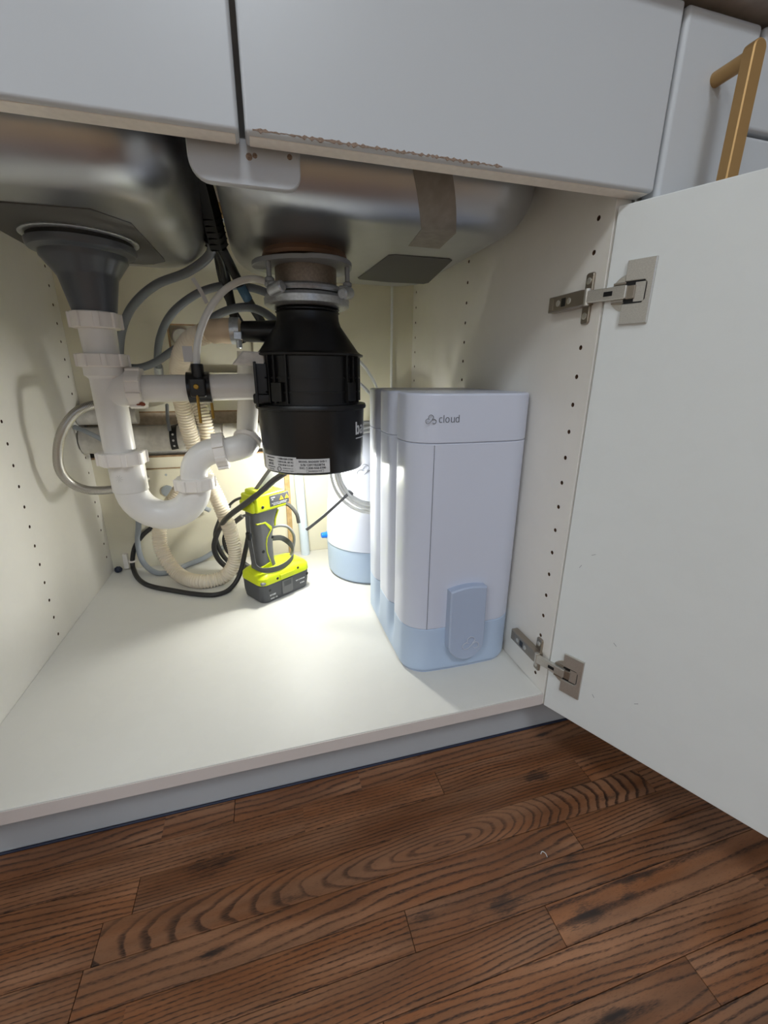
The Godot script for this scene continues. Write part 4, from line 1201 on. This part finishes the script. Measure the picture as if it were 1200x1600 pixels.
# ---------------------------------------------------------------- reservoir behind the filter
func tank() -> void:
	var c := V(0.583, 0, -0.482)
	var t := thing("storage_tank", "round white storage tank with pale blue base standing behind the water filter", "water tank", c)
	var ax := Transform3D(Basis.IDENTITY, c)
	part(t, "base", Soup.new().lathe([Vector2(0.092, 0.0), Vector2(0.096, 0.003), Vector2(0.1005, 0.010), Vector2(0.1020, 0.076)], ax, 64), M.cloud_blue)
	var b := part(t, "body", Soup.new().lathe([Vector2(0.1020, 0.0765), Vector2(0.1035, 0.078), Vector2(0.1030, 0.082), Vector2(0.0985, 0.165), Vector2(0.0975, 0.170), Vector2(0.0945, 0.1705)], ax, 64), M.cloud_white)
	part(t, "upper_shell", Soup.new().lathe([Vector2(0.0945, 0.1708), Vector2(0.0968, 0.1715), Vector2(0.094, 0.205), Vector2(0.088, 0.250), Vector2(0.080, 0.29), Vector2(0.068, 0.318), Vector2(0.045, 0.335), Vector2(0.02, 0.34)], ax, 64), M.cloud_white, 60)
	var e := Soup.new()
	e.add(bent(emblem(V(0, 0, 0), 0.0005, 0.0006, true), V(c.x, 0, c.z), 0.0885, -0.37, 0.252), Transform3D())
	part(t, "emblem", e, M.logo)
	part(b, "fitting", Soup.new().lathe([Vector2(0.0095, 0.0), Vector2(0.0095, 0.003), Vector2(0.0072, 0.0035), Vector2(0.0062, 0.016), Vector2(0.0055, 0.017)], along(V(0.4845, 0.088, -0.4855), V(-1, 0.03, 0.15)), 20), M.blue, 38, false, "bright blue plug")
	# coil of spare tubing hanging on the tank front, tied with a cable tie
	t = thing("tubing_coil", "coil of white tubing tied together in front of the round tank", "tubing", V(0.575, 0.185, -0.385))
	var rng := RandomNumberGenerator.new()
	rng.seed = 12
	for k in 5:
		var r := 0.0670 + 0.0082 * (k % 3) + rng.randf_range(-0.001, 0.001)
		var cz := -0.362 - 0.0045 * (k / 2)
		var cc := V(0.559 + rng.randf_range(-0.002, 0.002), 0.265 + rng.randf_range(-0.0015, 0.0015), cz)
		part(t, "loop", Soup.new().tube(arc(cc, V(r, 0, 0.0), V(0, r * 1.05, -0.012), 0, TAU, 48), 0.0036, 10, false), M.tubing, 60)
	t = thing("cable_tie", "dark cable tie with a long tail sticking out of the tubing coil", "cable tie", V(0.47, 0.15, -0.36))
	part(t, "head", Soup.new().rbox(V(0, 0, 0), V(0.020, 0.006, 0.020), 0.001, Transform3D(Basis(V(0, 0, 1), -0.5), V(0.5075, 0.2205, -0.364))), M.tool_gray)
	part(t, "tail", Soup.new().ribbon([V(0.505, 0.2175, -0.352), V(0.480, 0.198, -0.348), V(0.458, 0.180, -0.347), V(0.430, 0.158, -0.350), V(0.4235, 0.1535, -0.351)], [V(-0.6, 0.8, 0), V(-0.6, 0.8, 0), V(-0.6, 0.8, 0), V(-0.6, 0.8, 0), V(-0.6, 0.8, 0)], 0.0055, 0.0016), M.tool_gray)

# ---------------------------------------------------------------- cordless work light
func work_light() -> void:
	# own axes: x along the battery towards the right, z out of its front
	var d := V(0.838, 0, -0.545)
	var n := V(0.545, 0, 0.838)
	var bs := Basis(d, Vector3.UP, n)
	var t := thing("work_light", "yellow and grey cordless work light standing on its battery, lit", "work light", V(0.362, 0, -0.419), bs)
	var ring := func(x0: float, x1: float, z0: float, z1: float, y: float, r: float, tilt := 0.0) -> PackedVector3Array:
		var o := PackedVector3Array()
		for p in rounded_poly(x0, z0, x1, z1, [r, r, r, r], 5): o.append(V(p.x, y + p.x * tilt, p.y))
		return o
	var s := Soup.new().rings([ring.call(-0.055, 0.055, -0.033, 0.033, 0.0, 0.014), ring.call(-0.058, 0.058, -0.036, 0.036, 0.003, 0.016), ring.call(-0.060, 0.060, -0.038, 0.038, 0.018, 0.016), ring.call(-0.0605, 0.0605, -0.0385, 0.0385, 0.038, 0.016), ring.call(-0.0585, 0.0585, -0.0365, 0.0365, 0.041, 0.015)])
	var bat := part(t, "battery", s, M.battery, 38, true)
	part(bat, "latch", Soup.new().prism(rounded_poly(-0.014, 0.008, 0.012, 0.0385, [0.003, 0.003, 0.001, 0.001]), 0.036, 0.0405, 0.001), M.tool_gray, 38, true)
	var l := Soup.new()
	for k in 5: l.rbox(V(-0.001, 0.026 + k * 0.0022, 0.0405), V(0.018, 0.0008, 0.0010), 0.0002, Transform3D.IDENTITY, 1)
	part(bat, "latch_rib", l, M.battery, 38, true)
	for q in [-0.045, 0.055]:
		part(bat, "screw", Soup.new().lathe([Vector2(0.0034, 0), Vector2(0.0026, 0.0007)], along(V(q * 0.93, 0.031 if q > 0 else 0.028, 0.0378), V(0, 0, 1)), 12), M.black, 38, true)
	l = Soup.new()
	l.add(lettering("RYOBI", 0.0135, true), Transform3D(Basis(), V(-0.036, 0.0165, 0.0381)))
	l.add(lettering("ONE+ 18", 0.0155, true), Transform3D(Basis(), V(-0.0335, 0.0085, 0.0376)))
	l.add(lettering("18V LITHIUM", 0.023, true), Transform3D(Basis(), V(0.032, 0.0255, 0.0384)))
	l.add(lettering("4.0Ah", 0.011, true), Transform3D(Basis(), V(0.037, 0.0165, 0.0381)))
	part(bat, "lettering", l, M.white_ink, 38, true)
	# yellow foot over the battery
	s = Soup.new().rings([ring.call(-0.0605, 0.0605, -0.0385, 0.0385, 0.0405, 0.016), ring.call(-0.0615, 0.0615, -0.0395, 0.0395, 0.042, 0.016), ring.call(-0.0605, 0.0605, -0.0385, 0.0385, 0.0535, 0.016), ring.call(-0.056, 0.057, -0.034, 0.034, 0.0585, 0.015), ring.call(-0.045, 0.040, -0.026, 0.026, 0.064, 0.014), ring.call(-0.040, 0.020, -0.022, 0.022, 0.068, 0.013)])
	var foot := part(t, "foot", s, M.lime, 40, true)
	part(foot, "grip_block", Soup.new().rbox(V(0.0, 0.0475, 0.0395), V(0.034, 0.011, 0.004), 0.001), M.lime, 38, true)
	part(foot, "bumper", Soup.new().rbox(V(-0.049, 0.0455, 0.0345), V(0.020, 0.007, 0.008), 0.003, Transform3D.IDENTITY), M.tool_light, 38, true)
	for q in [[-0.023, 0.0475, 0.0390], [0.028, 0.053, 0.0385]]:
		part(foot, "screw", Soup.new().lathe([Vector2(0.0028, 0), Vector2(0.0022, 0.0007)], along(V(q[0], q[1], q[2]), V(0, 0, 1)), 12), M.black, 38, true)
	part(foot, "screw", Soup.new().lathe([Vector2(0.003, 0), Vector2(0.002, 0.0006)], along(V(-0.044, 0.0595, 0.026), V(0, 0.8, 0.5)), 12), M.black, 38, true)
	# handle
	var rows := []
	for q in [[-0.0275, 0.064, 0.0215, 0.021], [-0.0285, 0.080, 0.0195, 0.0195], [-0.0285, 0.105, 0.0190, 0.0190], [-0.0280, 0.135, 0.0200, 0.0195], [-0.0265, 0.155, 0.0230, 0.0200], [-0.0240, 0.172, 0.0265, 0.0205], [-0.0210, 0.187, 0.0295, 0.0210]]:
		rows.append(ring.call(q[0] - q[2], q[0] + q[2], -q[3], q[3], q[1], 0.0125))
	var h := part(t, "handle", Soup.new().rings(rows), M.tool_gray, 50, true)
	s = Soup.new()
	s.prism(PackedVector2Array([Vector2(-0.047, 0.164), Vector2(-0.028, 0.1645), Vector2(-0.0145, 0.151), Vector2(-0.0145, 0.1445), Vector2(-0.018, 0.145), Vector2(-0.0295, 0.1605), Vector2(-0.047, 0.1615)]), 0.015, 0.0206, 0.0006)
	s.tube([V(-0.016, 0.146, 0.0197), V(-0.027, 0.131, 0.0197), V(-0.0295, 0.118, 0.0189), V(-0.0290, 0.100, 0.0186), V(-0.022, 0.070, 0.0207)], 0.0012, 8)
	s.tube([V(0.004, 0.182, 0.0185), V(-0.004, 0.164, 0.0180), V(-0.0055, 0.150, 0.0172)], 0.0018, 8)
	s.prism(PackedVector2Array([Vector2(-0.046, 0.067), Vector2(-0.024, 0.067), Vector2(-0.020, 0.066), Vector2(-0.025, 0.079), Vector2(-0.045, 0.073)]), 0.015, 0.0212, 0.0006)
	part(h, "yellow_inlay", s, M.lime, 38, true)
	for q in [[-0.037, 0.104], [-0.014, 0.128], [-0.003, 0.178]]:
		part(h, "screw", Soup.new().lathe([Vector2(0.0034, 0), Vector2(0.0026, 0.0007)], along(V(q[0], q[1], 0.0190 if q[0] < -0.02 else 0.0182), V(0, 0, 1)), 12), M.black, 38, true)
	l = Soup.new()
	# yellow head block and its warning label
	s = Soup.new().rbox(V(-0.0085, 0.2035, 0.0), V(0.070, 0.034, 0.050), 0.004, Transform3D(Basis(V(0, 0, 1), 0.03), Vector3.ZERO))
	s.rbox(V(-0.047, 0.1965, 0.0), V(0.018, 0.022, 0.044), 0.004)
	s.rbox(V(-0.034, 0.221, 0.0), V(0.020, 0.012, 0.040), 0.004)
	var blk := part(t, "head_block", s, M.lime, 38, true)
	var lx := Transform3D(Basis(V(0, 0, 1), 0.03), V(0.008, 0.2045, 0.0249))
	part(blk, "warning_label", Soup.new().rbox(V(-0.004, 0, 0), V(0.044, 0.022, 0.001), 0.0004, lx, 1), M.battery, 38, true)
	l = Soup.new()
	for q in [0.0, 0.0125]:
		l.prism(PackedVector2Array([Vector2(q - 0.0045, -0.002), Vector2(q + 0.0055, -0.002), Vector2(q + 0.0005, 0.0068)]), 0.0003, 0.0009, 0.0, lx)
	part(blk, "warning_triangle", l, mat(srgb(240, 190, 40), 0.5), 38, true)
	l = Soup.new()
	for q in [0.0, 0.0125]: l.add(lettering("!", 0.001, true, 0.005), lx * Transform3D(Basis(), V(q + 0.0005, 0.0015, 0.001)))
	part(blk, "warning_sign", l, M.ink, 38, true)
	l = Soup.new()
	l.add(lettering("RYOBI", 0.009, true), lx * Transform3D(Basis(), V(-0.0185, 0.006, 0.0007)))
	l.add(lettering("18V", 0.005, true), lx * Transform3D(Basis(), V(-0.0205, 0.002, 0.0007)))
	l.add(lettering("DO NOT STARE AT OPERATING LAMP", 0.036, true), lx * Transform3D(Basis(), V(-0.004, -0.0055, 0.0007)))
	l.add(lettering("MAY BE HARMFUL TO THE EYES", 0.030, true), lx * Transform3D(Basis(), V(-0.004, -0.0085, 0.0007)))
	part(blk, "lettering", l, M.white_ink, 38, true)
	l = Soup.new().lathe([Vector2(0.0034, 0), Vector2(0.0026, 0.0007)], along(V(-0.034, 0.1955, 0.0248), V(0, 0, 1)), 12)
	part(blk, "screw", l, M.black, 38, true)
	# neck and swivelling lamp head, behind the disposal
	var inv := t.transform.affine_inverse()
	var na := V(-0.026, 0.214, 0.0)
	var head := inv * V(0.420, 0.293, -0.414)
	var aim := (bs.inverse() * V(-0.35, -1.0, 0.1)).normalized()
	var nb: Vector3 = head - aim * 0.012
	var nk := spline([na, na.lerp(nb, 0.5) + V(0, 0.006, 0), nb], 0.01)
	part(t, "neck", Soup.new().ribbon(nk, nk.map(func(k): return V(0, 0, 1)), 0.012, 0.024), M.tool_gray, 38, true)
	var hx := along(head, aim)
	part(t, "lamp_head", Soup.new().lathe([Vector2(0.010, -0.022), Vector2(0.022, -0.018), Vector2(0.027, -0.002), Vector2(0.029, 0.010), Vector2(0.0265, 0.010), Vector2(0.024, 0.006)], hx, 36), M.tool_gray, 38, true)
	part(t, "lens", Soup.new().lathe([Vector2(0.0262, 0.0075), Vector2(0.0262, 0.024), Vector2(0.022, 0.033), Vector2(0.013, 0.038), Vector2(0.002, 0.040)], hx, 32), M.glow, 60, true)
	var o := OmniLight3D.new()
	o.name = "lamp"
	o.light_energy = 0.10
	o.light_color = srgb(250, 252, 246)
	o.light_size = 0.018
	o.omni_range = 6.0
	o.omni_attenuation = 2.0
	o.shadow_enabled = true
	t.add_child(o)
	o.position = hx * V(0, 0.027, 0)
	# wrist strap
	var sp := spline([V(-0.0600, 0.183, 0.012), V(-0.061, 0.158, 0.012), V(-0.0605, 0.130, 0.013), V(-0.059, 0.105, 0.014), V(-0.0565, 0.080, 0.016), V(-0.047, 0.070, 0.027), V(-0.020, 0.066, 0.034), V(0.010, 0.068, 0.030), V(0.032, 0.076, 0.020), V(0.040, 0.090, 0.004), V(0.028, 0.106, -0.010), V(0.006, 0.112, -0.012)], 0.006)
	var ac := []
	for k in sp.size():
		var f := float(k) / (sp.size() - 1)
		ac.append(V(0.2, 0.1 + 0.9 * smoothstep(0.35, 0.5, f), 1.0 - smoothstep(0.35, 0.5, f)))
	var str_ := part(t, "wrist_strap", Soup.new().ribbon(sp, ac, 0.0110, 0.0014), M.strap, 50, true)
	part(str_, "toggle", Soup.new().rbox(V(-0.061, 0.142, 0.012), V(0.009, 0.016, 0.012), 0.003), M.black, 38, true)
	part(t, "guard_loop", hose([V(-0.006, 0.140, 0.0), V(0.014, 0.141, 0.002), V(0.034, 0.133, 0.004), V(0.047, 0.113, 0.004), V(0.049, 0.094, 0.002), V(0.045, 0.078, 0.0), V(0.040, 0.066, 0.0)], 0.0030, 10), M.tool_light, 38, true)

# ---------------------------------------------------------------- wall pipe, valve, bits
func small_things() -> void:
	var t := thing("waste_pipe", "old off-white horizontal waste pipe along the back behind the trap", "pipe", V(0.2, 0.28, -0.585))
	part(t, "pipe", Soup.new().tube([V(0.003, 0.3035, -0.585), V(0.2, 0.3035, -0.585), V(0.45, 0.3035, -0.585)], 0.0265, 32), M.pvc_old)
	part(t, "coupling", Soup.new().tube([V(0.275, 0.3035, -0.585), V(0.30, 0.3035, -0.585), V(0.42, 0.3035, -0.585)], 0.0285, 32), M.pvc_old)
	t = thing("pipe_strap", "black perforated hanger strap wrapped over the old waste pipe", "pipe strap", V(0.176, 0.28, -0.57))
	part(t, "band", Soup.new().ribbon(arc(V(0.176, 0.3035, -0.585), V(0, 0, 0.0272), V(0.0, 0.0272, 0), -0.9, 2.2, 18), range(19).map(func(k): return V(1, 0.25, 0)), 0.014, 0.0012), M.black)
	var s := Soup.new()
	for a in [-0.5, -0.05, 0.4]:
		s.lathe([Vector2(0.0024, 0.0), Vector2(0.002, 0.0003)], along(V(0.176, 0.3035 + sin(a) * 0.0279, -0.585 + cos(a) * 0.0279), V(0, sin(a), cos(a))), 10)
	part(t, "hole", s, M.label)
	part(t, "chain", hose([V(0.171, 0.322, -0.562), V(0.168, 0.345, -0.575), V(0.165, 0.372, -0.604)], 0.0035, 8), M.iron)
	t = thing("wall_stub", "beige capped pipe stub in the back left corner behind the braided hose", "pipe", V(0.04, 0.34, -0.585))
	part(t, "pipe", Soup.new().tube([V(0.003, 0.3515, -0.585), V(0.05, 0.3515, -0.585), V(0.11, 0.3515, -0.585)], 0.0165, 24), M.pvc_old)
	single("grey_cable", "thin grey cable slanting over the waste pipe beside the left panel", "cord", hose([V(0.004, 0.335, -0.552), V(0.02, 0.328, -0.548), V(0.045, 0.312, -0.547), V(0.075, 0.284, -0.550), V(0.09, 0.265, -0.56)], 0.0045, 10), M.gray_cord)
	t = thing("wall_flange", "round pale cap on the back panel behind the corrugated hose", "cap", V(0.207, 0.50, -0.62))
	part(t, "cap", Soup.new().lathe([Vector2(0.020, 0.0), Vector2(0.020, 0.008), Vector2(0.0165, 0.013), Vector2(0.004, 0.014)], along(V(0.209, 0.508, -0.631), V(0, 0, 1)), 28), M.pvc_old)
	# junction plate with a knockout plug
	t = thing("junction_plate", "cream junction plate with round grey plug on the back panel", "wall plate", V(0.15, 0.142, -0.606))
	part(t, "plate", Soup.new().rbox(V(0.150, 0.188, -0.6075), V(0.094, 0.090, 0.007), 0.002), M.cream)
	part(t, "frame", Soup.new().rbox(V(0.1455, 0.188, -0.6095), V(0.099, 0.094, 0.003), 0.001), M.raw)
	part(t, "plug", Soup.new().lathe([Vector2(0.0132, 0.0), Vector2(0.0132, 0.003), Vector2(0.011, 0.004)], along(V(0.1405, 0.1835, -0.604), V(0, 0, 1)), 10), M.gray_cord)
	part(t, "screw", Soup.new().lathe([Vector2(0.0026, 0.0), Vector2(0.002, 0.001)], along(V(0.142, 0.220, -0.604), V(0, 0, 1)), 10), M.zinc)
	# pale pipe rising in the back, clip, scrap
	single("riser_pipe", "pale blue-white pipe rising from the floor behind the work light", "pipe", Soup.new().tube([V(0.4385, 0.0, -0.593), V(0.432, 0.2, -0.593), V(0.424, 0.5, -0.593)], 0.0112, 24), mat(srgb(214, 226, 236), 0.35))
	t = thing("cable_clip", "white cable clip holding the black cord in the left back corner", "cable clip", V(0.037, 0.0, -0.604))
	part(t, "body", Soup.new().rbox(V(0.030, 0.022, -0.6065), V(0.010, 0.036, 0.010), 0.001), M.nut)
	part(t, "hook", Soup.new().tube(arc(V(0.0455, 0.024, -0.602), V(0.0068, 0, 0), V(0, 0, 0.0105), -0.3, PI + 0.2, 12), [0.0025, 0.0025, 0.0025, 0.0025, 0.0025, 0.0025, 0.0025, 0.0025, 0.0025, 0.0025, 0.0025, 0.0025, 0.0025], 8), M.nut)
	s = Soup.new()
	var nz := FastNoiseLite.new()
	nz.seed = 4
	nz.frequency = 60.0
	var rows := []
	for i in 9:
		var a := PI * i / 8.0
		var ring := PackedVector3Array()
		for k in 14:
			var b := TAU * k / 14
			var dv := V(sin(a) * cos(b), cos(a), sin(a) * sin(b))
			ring.append(V(0.014, 0.0068, -0.597) + dv * V(0.008, 0.0068, 0.008) * (1.0 + 0.35 * nz.get_noise_3dv(dv * 0.03)))
		rows.append(ring)
	s.rings(rows)
	single("plastic_scrap", "small crumpled dark blue scrap in the back left corner", "scrap", s, M.navy, 20)
	# a curl of white thread lying on the kitchen floor
	single("thread", "tiny curl of white thread lying on the brown floor", "thread", hose([V(0.6445, FY + 0.0008, 0.123), V(0.648, FY + 0.001, 0.121), V(0.6505, FY + 0.001, 0.124), V(0.650, FY + 0.0008, 0.128)], 0.0005, 6, 0.001), M.label)
